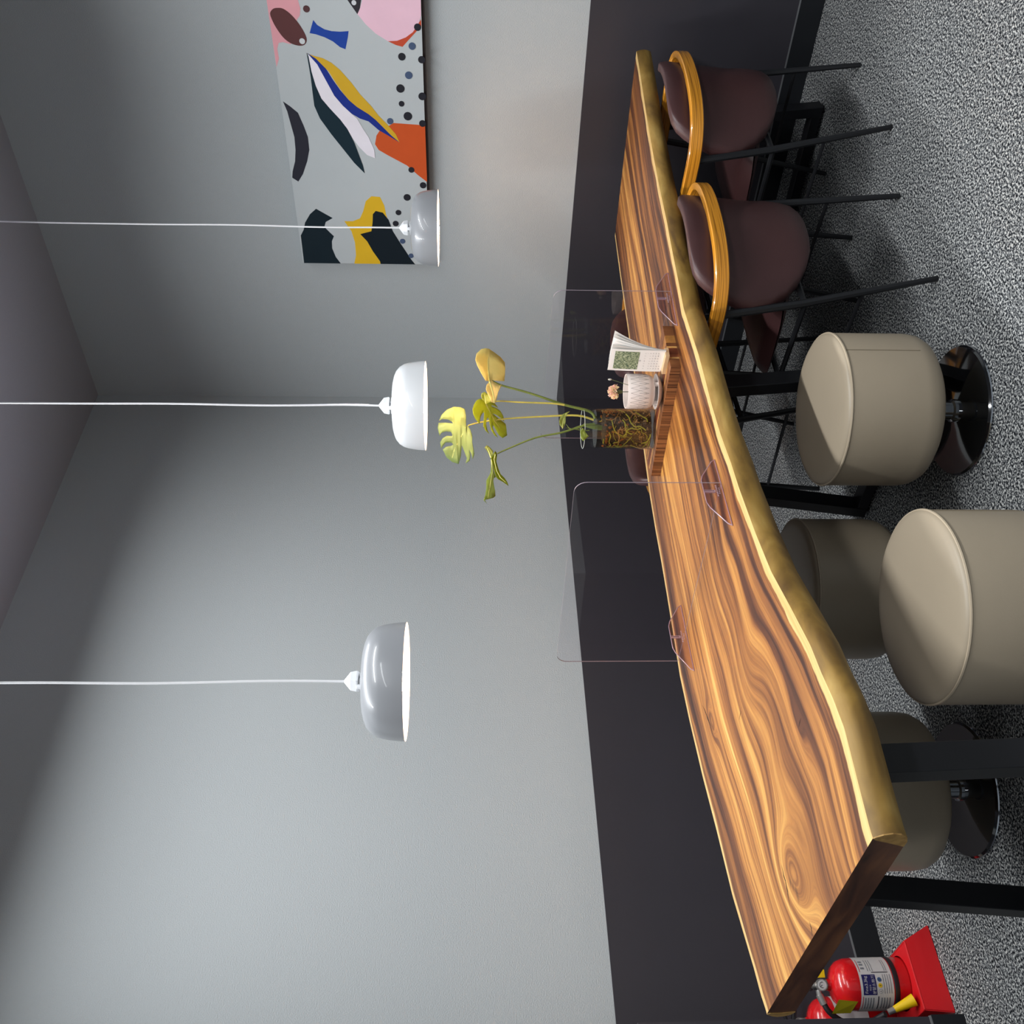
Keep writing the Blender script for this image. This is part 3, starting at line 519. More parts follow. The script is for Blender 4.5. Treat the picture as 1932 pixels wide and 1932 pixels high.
# ------------------------------------------------------------------ stools
M_seam = mat('seam_thread', (122, 110, 90), 0.6)
def make_stool(label):
    t = thing('drum_stool', label, 'stool')
    R = 0.215
    MB().lathe([(0.0, 0.125), (0.15, 0.125), (0.180, 0.129), (0.200, 0.142), (0.211, 0.162), (R, 0.19), (R, 0.385), (0.2135, 0.3965)], 72, cap=False).build('seat_drum', M_beige, t, smooth=True)
    MB().lathe([(0.2135, 0.3965), (0.2115, 0.4005), (0.205, 0.405), (0.19, 0.4085), (0.15, 0.412), (0.08, 0.414), (0.0, 0.4145)], 72, cap=False).build('seat_cushion', M_beige, t, smooth=True)
    pts = [(0.2145 * math.cos(a), 0.2145 * math.sin(a), 0.3955) for a in [2 * PI * i / 72 for i in range(73)]]
    MB().tube(pts, 0.0030, 6, cap=False).build('piping', M_beige2, t, smooth=True)
    for a in (math.radians(-75),):
        MB().tube([(0.2152 * math.cos(a), 0.2152 * math.sin(a), z) for z in (0.392, 0.30, 0.19)], 0.0012, 5).build('side_seam', M_seam, t)
    MB().lathe([(0.0, 0.0), (0.182, 0.0), (0.185, 0.003), (0.185, 0.008), (0.180, 0.0125), (0.06, 0.014), (0.034, 0.017), (0.0, 0.017)], 72).build('base_disc', M_gloss, t, smooth=True)
    MB().lathe([(0.1853, 0.001), (0.1868, 0.004), (0.1853, 0.007)], 72, cap=False).build('base_rim', M_chrome, t, smooth=True)
    c = MB().lathe([(0.033, 0.016), (0.033, 0.026), (0.027, 0.030), (0.027, 0.072)], 32).lathe([(0.0, 0.070), (0.031, 0.072), (0.031, 0.080), (0.024, 0.083), (0.024, 0.127)], 32)
    c.build('column', M_chrome, t, smooth=True)
    return t
st = make_stool('beige round drum stool beside the near burgundy armchair, whole with its black base')
st.location = (-1.99, -1.60, 0); st['group'] = 'beige drum stools around the table'; st.rotation_euler = (0, 0, math.radians(-17))
s2 = dup(st, (-2.771, -1.69, 0), math.radians(22), 'beige round drum stool closest to the camera, cut off by the photo edge')
s3 = dup(st, (-2.211, -1.071, 0), 1.3, 'beige drum stool in shadow under the middle of the table')
s4 = dup(st, (-2.787, -0.884, 0), 2.2, 'beige drum stool behind the near table leg, chrome column showing')

# ------------------------------------------------------------------ armchairs
def make_chair(label):
    t = thing('armchair', label, 'chair')
    # backrest: curved padded shield
    prof = [(0.362, 0.055), (0.366, 0.10), (0.382, 0.150), (0.41, 0.196), (0.45, 0.232), (0.50, 0.254), (0.55, 0.262), (0.60, 0.257), (0.65, 0.241), (0.69, 0.222), (0.715, 0.205), (0.732, 0.182), (0.740, 0.150), (0.7435, 0.10)]
    NU = 20; zs = []; vs = []; fs = []
    rows = len(prof)
    def yc(x, z): return -0.247 + 1.55 * x * x + (0.62 - z) * 0.10 * (1 if z > 0.45 else 0.6)
    for sd in (0, 1):
        for (z, wd) in prof:
            for k in range(NU + 1):
                u = -1 + 2 * k / NU; x = wd * math.sin(u * PI / 2)
                ez = min(1, (z - 0.358) / 0.03, (0.7475 - z) / 0.03); eu = 1 - abs(u) ** 6
                th = 0.019 * (max(0.0, min(ez, 1)) ** 0.5) * (max(0, eu) ** 0.5) + 0.004
                vs.append((x, yc(x, z) + (th if sd else -th), z))
    n1 = rows * (NU + 1)
    for sd in (0, 1):
        for r in range(rows - 1):
            for k in range(NU):
                a = sd * n1 + r * (NU + 1) + k; q = (a, a + 1, a + NU + 2, a + NU + 1); fs.append(q if sd == 0 else q[::-1])
    bl = [r * (NU + 1) for r in range(rows)]; br = [r * (NU + 1) + NU for r in range(rows)]
    bt = [(rows - 1) * (NU + 1) + k for k in range(NU + 1)]; bb = list(range(NU + 1))
    for seq in (bl, br, bt, bb):
        for a, b in zip(seq, seq[1:]): fs.append((a, b, b + n1, a + n1))
    MB().add(vs, fs).build('backrest', M_leather, t, smooth=True, autosm=60)
    # seat pad: rounded wedge
    vs = []; fs = []; NX, NY = 14, 12
    for lay in (0, 1):
        for j in range(NY + 1):
            for i in range(NX + 1):
                v = j / NY; u = -1 + 2 * i / NX
                hw = 0.180 + 0.048 * math.sin(min(1, v * 1.3) * PI * 0.5)
                yy = -0.208 + 0.418 * v
                if v < 0.4: yy += 0.085 * abs(u) ** 2.5 * (1 - v / 0.4)
                if v > 0.8: yy -= 0.03 * (abs(u) ** 3) * (v - 0.8) / 0.2
                e = max(0, 1 - abs(u) ** 7) ** 0.5 * max(0, 1 - abs(2 * v - 1) ** 9) ** 0.5
                z = (0.428 + 0.034 * e + 0.006 * (1 - v)) if lay else (0.428 - 0.020 * e)
                vs.append((u * hw, yy, z))
    n1 = (NX + 1) * (NY + 1)
    for lay in (0, 1):
        for j in range(NY):
            for i in range(NX):
                a = lay * n1 + j * (NX + 1) + i; q = (a, a + 1, a + NX + 2, a + NX + 1); fs.append(q if lay else q[::-1])
    MB().add(vs, fs).build('seat', M_leather, t, smooth=True, autosm=70)
    # bentwood rail: arms and back in one loop
    half = [(0.262, 0.165), (0.272, 0.06), (0.279, -0.06), (0.280, -0.125), (0.268, -0.178), (0.232, -0.225), (0.17, -0.258), (0.09, -0.276), (0, -0.281)]
    pts = half[:-1] + [half[-1]] + [(-x, y) for x, y in half[:-1][::-1]]
    P = smoothline([(x, y, 0) for x, y in pts], 5)
    vs = []; fs = []; n = len(P)
    cs = [(-0.0115, -0.018), (-0.0085, -0.021), (0.0085, -0.021), (0.0115, -0.018), (0.0115, 0.018), (0.0085, 0.021), (-0.0085, 0.021), (-0.0115, 0.018)]
    for i, p in enumerate(P):
        tg = (P[min(i + 1, n - 1)] - P[max(i - 1, 0)]).normalized(); nr = Vector((tg.y, -tg.x, 0))
        for a, b in cs: vs.append((p.x + nr.x * a, p.y + nr.y * a, 0.658 + b))
    for i in range(n - 1):
        for k in range(8): fs.append((i * 8 + k, i * 8 + (k + 1) % 8, (i + 1) * 8 + (k + 1) % 8, (i + 1) * 8 + k))
    fs.append(tuple(range(8))); fs.append(tuple((n - 1) * 8 + k for k in range(8)))
    o = MB().add(vs, fs).build('armrest_rail', M_ply, t, smooth=True, autosm=35)
    for s in (-1, 1):
        MB().tube([(s * 0.270, -0.118, 0.638), (s * 0.252, -0.150, 0.40), (s * 0.21, -0.2175, 0.0)], [0.0125, 0.0125, 0.0085], 8).build('leg', M_blackleg, t, smooth=True)
        MB().tube([(s * 0.266, 0.125, 0.638), (s * 0.250, 0.158, 0.40), (s * 0.21, 0.2175, 0.0)], [0.0125, 0.0125, 0.0085], 8).build('leg', M_blackleg, t, smooth=True)
        MB().tube([(s * 0.234, -0.1805, 0.222), (s * 0.233, 0.187, 0.222)], 0.0065, 8).build('side_stretcher', M_blackleg, t, smooth=True)
        MB().tube([(s * 0.252, -0.152, 0.392), (s * 0.250, 0.160, 0.392)], 0.009, 8).build('side_rail', M_blackleg, t, smooth=True)
    for y in (-0.150, 0.158):
        MB().tube([(-0.251, y, 0.395), (0.251, y, 0.395)], 0.0095, 8).build('seat_crossbar', M_blackleg, t, smooth=True)
    for s in (-1, 1):
        o = MB().lathe([(0.0, 0), (0.005, 0), (0.004, 0.003), (0, 0.003)], 10).build('rail_screw', M_rubber, t)
        o.rotation_euler = (PI / 2, 0, 0); o.location = (s * 0.10, -0.2475, 0.610)
    return t
ch = make_chair('burgundy leather armchair with honey bentwood rail, next to the beige stool')
ch['group'] = 'burgundy armchairs at the table'
ch.location = (-1.395 + 0.103 * 0.2175, -1.8115 + 0.995 * 0.2175, 0); ch.rotation_euler = (0, 0, math.radians(-5.9))
dup(ch, (-0.756 + 0.087 * 0.2175, -1.9805 + 0.996 * 0.2175, 0), math.radians(-5.0), 'burgundy leather armchair with honey bentwood rail, nearest the wall with the painting')
dup(ch, (-1.135, -0.865, 0), math.radians(180 + 3), 'burgundy armchair on the far side of the table, showing left of the vase')
dup(ch, (-0.49, -0.90, 0), math.radians(180 - 2), 'burgundy armchair on the far side of the table, half hidden by calendar and pot')

# ------------------------------------------------------------------ pendant lamps
M_shade = mat('shade_enamel', (150, 152, 156), 0.30, spec=0.5, coat=0.3, vary=(4, 0.02))
M_inner = mat('shade_inner_white', (250, 248, 244), 0.5)
M_bulb = mat('bulb', (255, 240, 220), 0.5, emit=(255, 212, 176), estr=100)
M_shade_lit = mat('shade_enamel_lit', (226, 228, 230), 0.28, spec=0.5, coat=0.3, vary=(4, 0.02))  # same enamel as the other lamps, stronger light painted in as whiter colour
def pendant(label, x, y, z, M_sh=None):
    t = thing('pendant_lamp', label, 'lamp', (x, y, z), 0, 'pendant lamps over the slab table')
    pr = [(0.1440, 0.0), (0.1430, 0.020), (0.1405, 0.040), (0.1375, 0.056), (0.1335, 0.069), (0.1250, 0.083), (0.1125, 0.0935), (0.0985, 0.0995), (0.083, 0.1035), (0.066, 0.1055), (0.045, 0.107), (0.020, 0.1076)]
    MB().lathe(pr, 96, cap=False).build('lamp_shade', M_sh or M_shade, t, smooth=True)
    o = MB().lathe([(0.1440, 0.0)] + [(r - 0.0022, h - (0.0 if h < 0.05 else 0.0022)) for r, h in pr[1:]] + [(0.0001, 0.105)], 96, cap=False).build('shade_lining', M_inner, t, smooth=True)
    o['label'] = 'white inside of the shade'
    c = MB().lathe([(0.0, 0.1076), (0.026, 0.1076), (0.027, 0.1105), (0.0, 0.1105)], 24)
    c.lathe([(0.0, 0.1165), (0.027, 0.1165), (0.0285, 0.120), (0.0255, 0.1345), (0.0035, 0.1515), (0.0, 0.1515)], 6)
    for a in (0.4, 0.4 + PI):
        ca, sa = math.cos(a), math.sin(a)
        c.tube([(0.0235 * ca, 0.0235 * sa, 0.109), (0.0235 * ca, 0.0235 * sa, 0.118)], 0.0062, 8)
    c.build('cord_cap', M_white, t, smooth=True, autosm=30)
    MB().lathe([(0.0, 0.056), (0.018, 0.056), (0.019, 0.080), (0.016, 0.106), (0.0, 0.106)], 20).build('socket', M_white, t, smooth=True)
    MB().ball((0, 0, 0.026), 0.030, 20, 14).build('bulb', M_bulb, t, smooth=True)
    zc = ZC - z - 0.022
    pts = [(0.0016 * math.sin(k * 1.3 + x * 7), 0.0016 * math.sin(k * 0.9 + x), 0.15 + (zc - 0.15) * k / 14) for k in range(15)]
    pts[0] = (0, 0, 0.15)
    MB().tube(smoothline(pts, 3), 0.0031, 8).build('cord', M_cord, t, smooth=True)
    MB().lathe([(0.0, zc), (0.05, zc), (0.052, zc + 0.004), (0.052, zc + 0.0215), (0.0, zc + 0.0215)], 32).build('ceiling_rose', M_white, t, smooth=True)
    return t
pendant('grey-white pendant lamp hanging over the near end of the table, largest', -2.728, -1.345, 1.552)
pm = pendant('white pendant lamp, bright light painted into its shade, above the monstera plant', -1.645, -1.315, 1.541, M_shade_lit)
gl = bpy.data.lights.new('added_ceiling_glow', 'SPOT'); gl.energy = 34; gl.color = (0.86, 0.82, 1.0); gl.spot_size = math.radians(95); gl.spot_blend = 1.0; gl.shadow_soft_size = 0.02
gl = bpy.data.objects.new('added_ceiling_glow', gl); COL.objects.link(gl); gl.parent = pm; gl.location = (0.03, 0, 0.16); gl.rotation_euler = (PI, 0, 0)   # added spotlight above the cap, gives the ceiling a violet-white glow
pendant('grey-white pendant lamp hanging in front of the painting', -0.655, -1.385, 1.522)

# ------------------------------------------------------------------ painting
pt = thing('abstract_painting', 'unframed abstract painting of coloured leaf shapes and dots on grey', 'painting', (-0.003, -1.7, 1.59))
ox = -0.045
M_canvas = mat('painted_canvas', (190, 196, 198), 0.65, spec=0.2, bump=(300, 0.05, 2), vary=(3.0, 0.06))
M_backshade = mat('dark_brown_backing_shadow', (52, 40, 38), 0.6)
MB().box(ox, -0.012, -2.75, -0.8455, 1.5905, 2.182).build('canvas', M_canvas, pt, world=True)
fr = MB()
fr.box(-0.034, -0.001, -2.74, -0.853, 1.580, 1.60); fr.box(-0.012, -0.001, -2.74, -0.853, 2.145, 2.175)  # backing; its dark lip below the canvas paints in the shadow there
fr.build('backing_shadow_strip', M_backshade, pt, world=True)
PC = dict(pink_field=(226, 160, 168), brown_oval=(92, 52, 52), blue_bow=(26, 66, 158), dark_sliver=(48, 44, 50), pink_blob=(238, 196, 212), red_crescent=(196, 76, 48), orange_patch=(206, 84, 34), yellow_leaf=(214, 170, 40), blue_leaf=(22, 46, 138), white_leaf=(240, 234, 242), green_leaf=(10, 38, 50), dark_arc=(38, 38, 50), green_block=(6, 28, 38), yellow_shape=(230, 184, 36), dark_peak=(6, 22, 32))
lay = {'pink_field': 1, 'brown_oval': 2, 'pink_blob': 2, 'red_crescent': 1, 'dark_sliver': 1, 'orange_patch': 1, 'yellow_leaf': 2, 'blue_leaf': 3, 'white_leaf': 4, 'green_leaf': 5, 'yellow_shape': 1, 'dark_peak': 2}
def flat(name, poly, col, k):
    m_ = MB(); sm = poly
    x0 = ox - 0.0004 * k
    tr = polyfill(sm); n = len(sm)
    m_.add([(x0, a, b) for a, b in sm] + [(ox + 0.001, a, b) for a, b in sm], [tuple(t_) for t_ in tr] + [(i, (i + 1) % n, (i + 1) % n + n, i + n) for i in range(n)])
    return m_.build(name, mat('paint_' + name, col, 0.6, spec=0.25, vary=(16, 0.06)), pt, world=True)
def smooth2(poly, sharp):
    if sharp: return poly
    P_ = [Vector((a, b, 0)) for a, b in poly]; n = len(P_); out = []
    for i in range(n):
        p0, p1, p2, p3 = P_[i - 1], P_[i], P_[(i + 1) % n], P_[(i + 2) % n]
        for j in range(3):
            t_ = j / 3; q = 0.5 * ((2 * p1) + (p2 - p0) * t_ + (2 * p0 - 5 * p1 + 4 * p2 - p3) * t_ ** 2 + (3 * p1 - p0 - 3 * p2 + p3) * t_ ** 3)
            out.append((q.x, q.y))
    return out
for k, poly in PAINT.items():
    flat(k, smooth2(poly, k not in ('brown_oval',)), PC[k], lay.get(k, 1))
def circ(c, r): return [(c[0] + r * math.cos(a), c[1] + r * math.sin(a)) for a in [2 * PI * i / 20 for i in range(20)]]
for a, b, r in DOTS_DARK: flat('dark_dot', circ((a, b), r), (34, 34, 42), 3)
for a, b, r in DOTS_BLUE: flat('slate_dot', circ((a, b), r), (72, 88, 118), 4)
for (a, b, r), c in zip(DOTS_OTHER, [(206, 210, 212), (84, 52, 54), (214, 216, 220)]): flat('small_dot', circ((a, b), r), c, 4)

# ------------------------------------------------------------------ clear table screens
def screen(label, ax, ay, bx, by, z0=0.762, H_=0.372):
    """from right end (a) to left end (b), standing on two clear feet"""
    L_ = math.hypot(bx - ax, by - ay); ang = math.atan2(by - ay, bx - ax)
    t = thing('acrylic_screen', label, 'screen', (ax, ay, 0.7502), ang, 'clear screens across the table')
    r = 0.032; z0 -= 0.7502; out = [(0.0, z0), (L_, z0)]
    for k in range(7):
        a = k / 6 * PI / 2; out.append((L_ - r + r * math.cos(a), z0 + H_ - r + r * math.sin(a)))
    for k in range(7):
        a = PI / 2 + k / 6 * PI / 2; out.append((r + r * math.cos(a), z0 + H_ - r + r * math.sin(a)))
    n = len(out); th = 0.0015
    vs = [(x, -th, z) for x, z in out] + [(x, th, z) for x, z in out]
    MB().add(vs, [tuple(range(n)), tuple(range(2 * n - 1, n - 1, -1))]).build('clear_sheet', M_clear, t)
    MB().add(vs, [(i, (i + 1) % n, (i + 1) % n + n, i + n) for i in range(n)]).build('sheet_edge', M_edge, t)
    for px in (0.03, L_ - 0.115):
        ft = bpy.data.objects.new('screen_foot', None); COL.objects.link(ft); ft.parent = t; ft.location = (px, 0, 0); ft.empty_display_size = 0.02
        o2 = [(-0.125, 0.0), (0.125, 0.0), (0.118, 0.010), (0.060, 0.046), (0.042, 0.052), (-0.042, 0.052), (-0.060, 0.046), (-0.118, 0.010)]
        q = 0.0015; k = len(o2)
        vs = [(-q, a, b) for a, b in o2] + [(q, a, b) for a, b in o2]
        MB().add(vs, [tuple(range(k)), tuple(range(2 * k - 1, k - 1, -1)), ] + [(i, (i + 1) % k, (i + 1) % k + k, i + k) for i in range(k)]).build('foot_plate', M_clearf, ft)
        rimp = [(0, a * 0.985, b * 0.94 + 0.002) for a, b in o2]
        MB().tube(rimp + [rimp[0]], 0.0013, 6).build('foot_rim', M_edge2, ft, smooth=True)
        mk = MB()
        for i in range(7): mk.box(-0.0021, -0.0016, -0.022 + i * 0.0063, -0.018 + i * 0.0063, 0.016, 0.0195)
        for i in range(4): mk.box(-0.0021, -0.0016, -0.012 + i * 0.0063, -0.009 + i * 0.0063, 0.0105, 0.0128)
        mk.box(-0.0024, 0.0024, -0.0035, -0.0022, 0.024, 0.050); mk.box(-0.0024, 0.0024, 0.0022, 0.0035, 0.024, 0.050); mk.box(-0.0024, 0.0024, -0.0035, 0.0035, 0.022, 0.0245)
        mk.build('foot_slot', M_edge2, ft)
    return t
screen('clear acrylic screen standing alone on the bare table between the two stools', -2.345, -1.655, -2.375, -0.925)
screen('clear acrylic screen behind the plant, calendar and flower pot', -1.462, -1.64, -1.365, -0.93)

# ------------------------------------------------------------------ serving board with plant, pot and calendar
def striped_board():
    M = bpy.data.materials.new('laminated_board'); M.use_nodes = True; nt = M.node_tree; b = nt.nodes['Principled BSDF']
    tc = nt.nodes.new('ShaderNodeTexCoord'); mp = nt.nodes.new('ShaderNodeMapping'); mp.inputs['Scale'].default_value = (2.2, 230, 4)
    n = nt.nodes.new('ShaderNodeTexNoise'); n.inputs['Scale'].default_value = 1; n.inputs['Detail'].default_value = 3
    r = nt.nodes.new('ShaderNodeValToRGB'); e = r.color_ramp.elements
    e[0].position = 0.34; e[0].color = s2l((80, 46, 26)); e[1].position = 0.66; e[1].color = s2l((158, 106, 66)); q = e.new(0.5); q.color = s2l((122, 76, 44))
    nt.links.new(tc.outputs['Object'], mp.inputs[0]); nt.links.new(mp.outputs[0], n.inputs['Vector']); nt.links.new(n.outputs['Fac'], r.inputs[0])
    nt.links.new(r.outputs[0], b.inputs['Base Color']); b.inputs['Roughness'].default_value = 0.4
    return M
M_board = striped_board()
BZ = 0.7502; BT = 0.782
bd = thing('serving_board', 'dark laminated wooden serving board under the plant, pot and calendar', 'board', (-1.5, -1.54, BZ), math.radians(0))
A_, B_, C_, D_ = (-1.515, -1.545), (-1.712, -1.533), (-1.722, -1.078), (-1.53, -1.062)   # far-right, near-right, near-left, far-left
strip = [0.0, 0.24, 0.42, 0.50, 0.545, 0.70, 0.76, 0.80, 1.0]
scol = [(150, 96, 52), (188, 130, 66), (120, 76, 46), (226, 170, 98), (116, 58, 34), (150, 84, 50), (224, 172, 104), (128, 80, 46)]
for i in range(8):
    a, b_ = strip[i], strip[i + 1]
    def L2(p, q, t_): return (p[0] + (q[0] - p[0]) * t_, p[1] + (q[1] - p[1]) * t_)
    p0, p1 = L2(A_, B_, a), L2(A_, B_, b_); q0, q1 = L2(D_, C_, a), L2(D_, C_, b_)
    dz = 0.0004 if i % 2 else 0.0
    M_ = M_board if i in (0, 2, 7) else wood('board_strip', [tuple(int(v * 0.82) for v in scol[i]), scol[i]], 12, 60, 0.4, ax=1)
    MB().hexa([(p0[0], p0[1], BZ), (p1[0], p1[1], BZ), (q1[0], q1[1], BZ), (q0[0], q0[1], BZ),
               (p0[0], p0[1], BT - dz), (p1[0], p1[1], BT - dz), (q1[0], q1[1], BT - dz), (q0[0], q0[1], BT - dz)]).build('wood_strip', M_, bd, world=True)
BT += 0.0002
# vase with monstera
VX, VY = -1.625, -1.205; VR = 0.0685; VH = 0.236
vs_ = thing('glass_vase', 'clear glass cylinder vase packed with roots and bark', 'vase', (VX, VY, BT))
MB().lathe([(0.0, 0.0), (VR - 0.002, 0.0), (VR, 0.003), (VR, VH), (VR - 0.003, VH), (VR - 0.003, 0.014), (0.0, 0.014)], 56).build('glass_wall', M_glass, vs_, smooth=True)
MB().tube([(VR * math.cos(a) * 0.98, VR * math.sin(a) * 0.98, VH) for a in [2 * PI * i / 48 for i in range(49)]], 0.0010, 6, cap=False).build('glass_rim', mat('glass_rim', (206, 214, 208), 0.1, spec=0.9), vs_, smooth=True)
M_soil = mat('soil', (54, 42, 28), 0.8, bump=(160, 0.9, 5), vary=(70, 0.6))
M_water = clear('water', (0.86, 0.80, 0.70), 1.33, 0.02, 1.0)
MB().lathe([(0.0, 0.015), (0.060, 0.015), (0.061, 0.10), (0.058, 0.165), (0.0, 0.172)], 40).build('soil', M_soil, vs_, smooth=True)
MB().lathe([(0.0641, 0.0155), (0.0641, 0.195), (0.0, 0.196)], 40).build('water', M_water, vs_, smooth=True)
rb = MB(); rw = MB(); ro = MB(); rg = MB()
for k in range(520):   # bark chips and pebbles pressed against the glass
    a = random.uniform(0, 2 * PI); z = random.uniform(0.016, 0.168); r_ = random.uniform(0.0022, 0.0052)
    tgt = ro if (z > 0.095 and random.random() < 0.6) else (rw if random.random() < 0.22 else rb)
    tgt.ball((0.0595 * math.cos(a), 0.0595 * math.sin(a), z), r_, 5, 4, sc=(1, 1, random.uniform(0.5, 1.6)))
rb.build('bark_chips', mat('dark_bark', (72, 48, 24), 0.7, vary=(120, 0.5)), vs_)['kind'] = 'stuff'
rw.build('pale_pebbles', mat('pale_pebbles', (170, 146, 104), 0.6, vary=(120, 0.4)), vs_)['kind'] = 'stuff'
ro.build('orange_bark', mat('orange_bark', (158, 92, 30), 0.7, vary=(120, 0.4)), vs_)['kind'] = 'stuff'
M_root = mat('green_root', (176, 176, 52), 0.5, vary=(40, 0.25)); M_rootb = mat('tan_root', (176, 134, 76), 0.5, vary=(40, 0.25))
for k in range(95):
    a = random.uniform(0, 2 * PI); z = random.uniform(0.03, 0.15) if k % 3 else random.uniform(0.09, 0.17); pts = []
    da = random.uniform(-0.3, 0.3); dz = random.uniform(-0.02, 0.008)
    for j in range(7):
        pts.append((0.0625 * math.cos(a), 0.0625 * math.sin(a), max(0.018, min(0.172, z))))
        a += da * 0.5 + random.uniform(-0.16, 0.16); z += dz * 0.6 + random.uniform(-0.008, 0.008); da += random.uniform(-0.2, 0.2)
    (rg if k % 3 else rb).v  # keep lists alive
    MB().tube(smoothline(pts, 3), random.uniform(0.0009, 0.0023), 5).build('root', M_root if k % 5 < 3 else M_rootb, vs_, smooth=True)
pl = thing('monstera_plant', 'monstera plant with split yellow-green leaves on long stems in the glass vase', 'plant', (VX, VY, 0.94))
LC = {'mid_green': ((196, 208, 84), (222, 226, 96)), 'mid_lobe': ((200, 208, 100), (222, 226, 110)), 'large_left': ((172, 190, 118), (226, 226, 140)), 'yellow_right': ((246, 230, 158), (244, 226, 140)), 'yellow_lobe': ((246, 224, 150), (244, 230, 150)), 'olive_under': ((138, 146, 10), (176, 180, 50)), 'upper_tab': ((176, 184, 90), (216, 216, 130)), 'long_tip': ((176, 192, 108), (222, 224, 140)), 'small_upper': ((176, 186, 100), (210, 210, 120)), 'small_lower': ((170, 186, 90), (206, 210, 120))}
def leaf_mat(nm, c):
    M = mat('leaf_' + nm, c, 0.42, spec=0.35, bump=(70, 0.15, 2), vary=(22, 0.16))
    b = M.node_tree.nodes['Principled BSDF']; b.inputs['Subsurface Weight'].default_value = 0.0
    # thin leaf: some light passes through
    nt = M.node_tree; tr = nt.nodes.new('ShaderNodeBsdfTranslucent'); mx = nt.nodes.new('ShaderNodeMixShader'); mx.inputs[0].default_value = 0.55
    tr.inputs[0].default_value = s2l(c); out = [n for n in nt.nodes if n.type == 'OUTPUT_MATERIAL'][0]
    nt.links.new(b.outputs[0], mx.inputs[1]); nt.links.new(tr.outputs[0], mx.inputs[2]); nt.links.new(mx.outputs[0], out.inputs[0])
    return M
M_vein = mat('leaf_vein', (232, 232, 140), 0.5)
groups = {}
for nm, out, mid in LEAVES:
    root_ = {'mid_lobe': 'mid_green', 'yellow_lobe': 'yellow_right', 'upper_tab': 'olive_under', 'long_tip': 'olive_under'}.get(nm, nm)
    V = [Vector(p) for p in out]; Md = [Vector(p) for p in mid]
    ax_u = CR; ax_v = CU
    P2 = [(p.dot(ax_u), p.dot(ax_v)) for p in V]
    M2 = [(p.dot(ax_u), p.dot(ax_v)) for p in Md]
    tr = polyfill(P2)
    bm = bmesh.new(); bv = [bm.verts.new(p) for p in V]
    for t_ in tr:
        try: bm.faces.new([bv[i] for i in t_])
        except Exception: pass
    bmesh.ops.subdivide_edges(bm, edges=[e for e in bm.edges if e.calc_length() > 0.012], cuts=2, use_grid_fill=True)
    bmesh.ops.triangulate(bm, faces=bm.faces)
    def dmid(p):
        q = Vector((p.dot(ax_u), p.dot(ax_v))); best = 9
        for (a, b) in zip(M2, M2[1:]):
            a = Vector(a); b = Vector(b); ab = b - a; t_ = max(0, min(1, (q - a).dot(ab) / ab.length_squared)); best = min(best, (q - a - ab * t_).length)
        return best
    for v in bm.verts:
        d = dmid(v.co); v.co = v.co + CF * (-0.45 * d + 5.0 * d * d) 
    for f in bm.faces: f.smooth = True
    ge = bmesh.ops.solidify(bm, geom=bm.faces[:], thickness=0.0007)
    org = pl.location
    for v in bm.verts: v.co -= org
    me = bpy.data.meshes.new('leaf'); bm.to_mesh(me); bm.free(); me.materials.append(leaf_mat(nm, LC[nm][0]))
    o = bpy.data.objects.new('leaf', me); COL.objects.link(o); o.parent = pl if root_ == nm else groups[root_]
    if root_ != nm: o.name = 'leaf_lobe'
    groups[nm] = o
    rr = 0.0016 if 'small' not in nm else 0.0005
    MB().tube([tuple(p - org - CF * 0.0008) for p in Md], [rr * 1.3] + [rr] * (len(Md) - 2) + [rr * 0.5], 5).build('midrib', M_vein, groups[root_] , smooth=True)
groups['yellow_right']['label'] = 'broad pale yellow leaf'; groups['large_left']['label'] = 'large leaf turning yellow at the edge'
groups['mid_green']['label'] = 'bright green split leaf'; groups['olive_under']['label'] = 'narrow olive leaf seen from the side'
M_stem = mat('stem_green', (104, 118, 52), 0.45, vary=(30, 0.3)); M_stemy = mat('stem_yellow', (196, 182, 84), 0.45, vary=(30, 0.25))
for i, (pts, r_) in enumerate(STEMS):
    P_ = smoothline([Vector(p) - pl.location for p in pts], 4); n = len(P_)
    MB().tube(P_, [r_ * (1.25 - 0.6 * k / n) for k in range(n)], 8).build('stem', M_stemy if i in (1, 2) else M_stem, pl, smooth=True)
MB().tube([(0.01, -0.008, 0.075), (0.003, -0.003, 0.03), (0, 0, -0.012)], [0.006, 0.010, 0.007], 10).build('stem_base', M_stem, pl, smooth=True)

# patterned pot with saucer and carnation
pot = thing('flower_pot', 'white ceramic pot with grey lattice pattern on a footed saucer', 'pot', (-1.652, -1.388, BT))
MB().lathe([(0.0, 0.0), (0.030, 0.0), (0.034, 0.003), (0.052, 0.012), (0.0565, 0.017), (0.0575, 0.0195), (0.055, 0.020), (0.040, 0.013), (0.0, 0.011)], 48).build('saucer', M_ceramic, pot, smooth=True)
MB().lathe([(0.0, 0.026), (0.026, 0.026), (0.040, 0.0275), (0.050, 0.035), (0.0545, 0.048), (0.0560, 0.065), (0.0560, 0.114), (0.0550, 0.1155), (0.0525, 0.1145), (0.0520, 0.06), (0.046, 0.036), (0.0, 0.032)], 56).build('pot_body', M_ceramic, pot, smooth=True)
for a in (0.3, 0.3 + 2.1, 0.3 + 4.2): q = MB().box(-0.006, 0.006, -0.0045, 0.0045, 0, 0.0155).build('pot_foot', M_ceramic, pot, bevel=0.001); q.location = (0.036 * math.cos(a), 0.036 * math.sin(a), 0.0125); q.rotation_euler = (0, 0, a)
lt = MB(); NA = 22
def cyl(a, z): rr_ = 0.0562 if z > 0.062 else 0.0562 - 0.0017 * ((0.062 - z) / 0.014) ** 1.5; return (rr_ * math.cos(a), rr_ * math.sin(a), z)
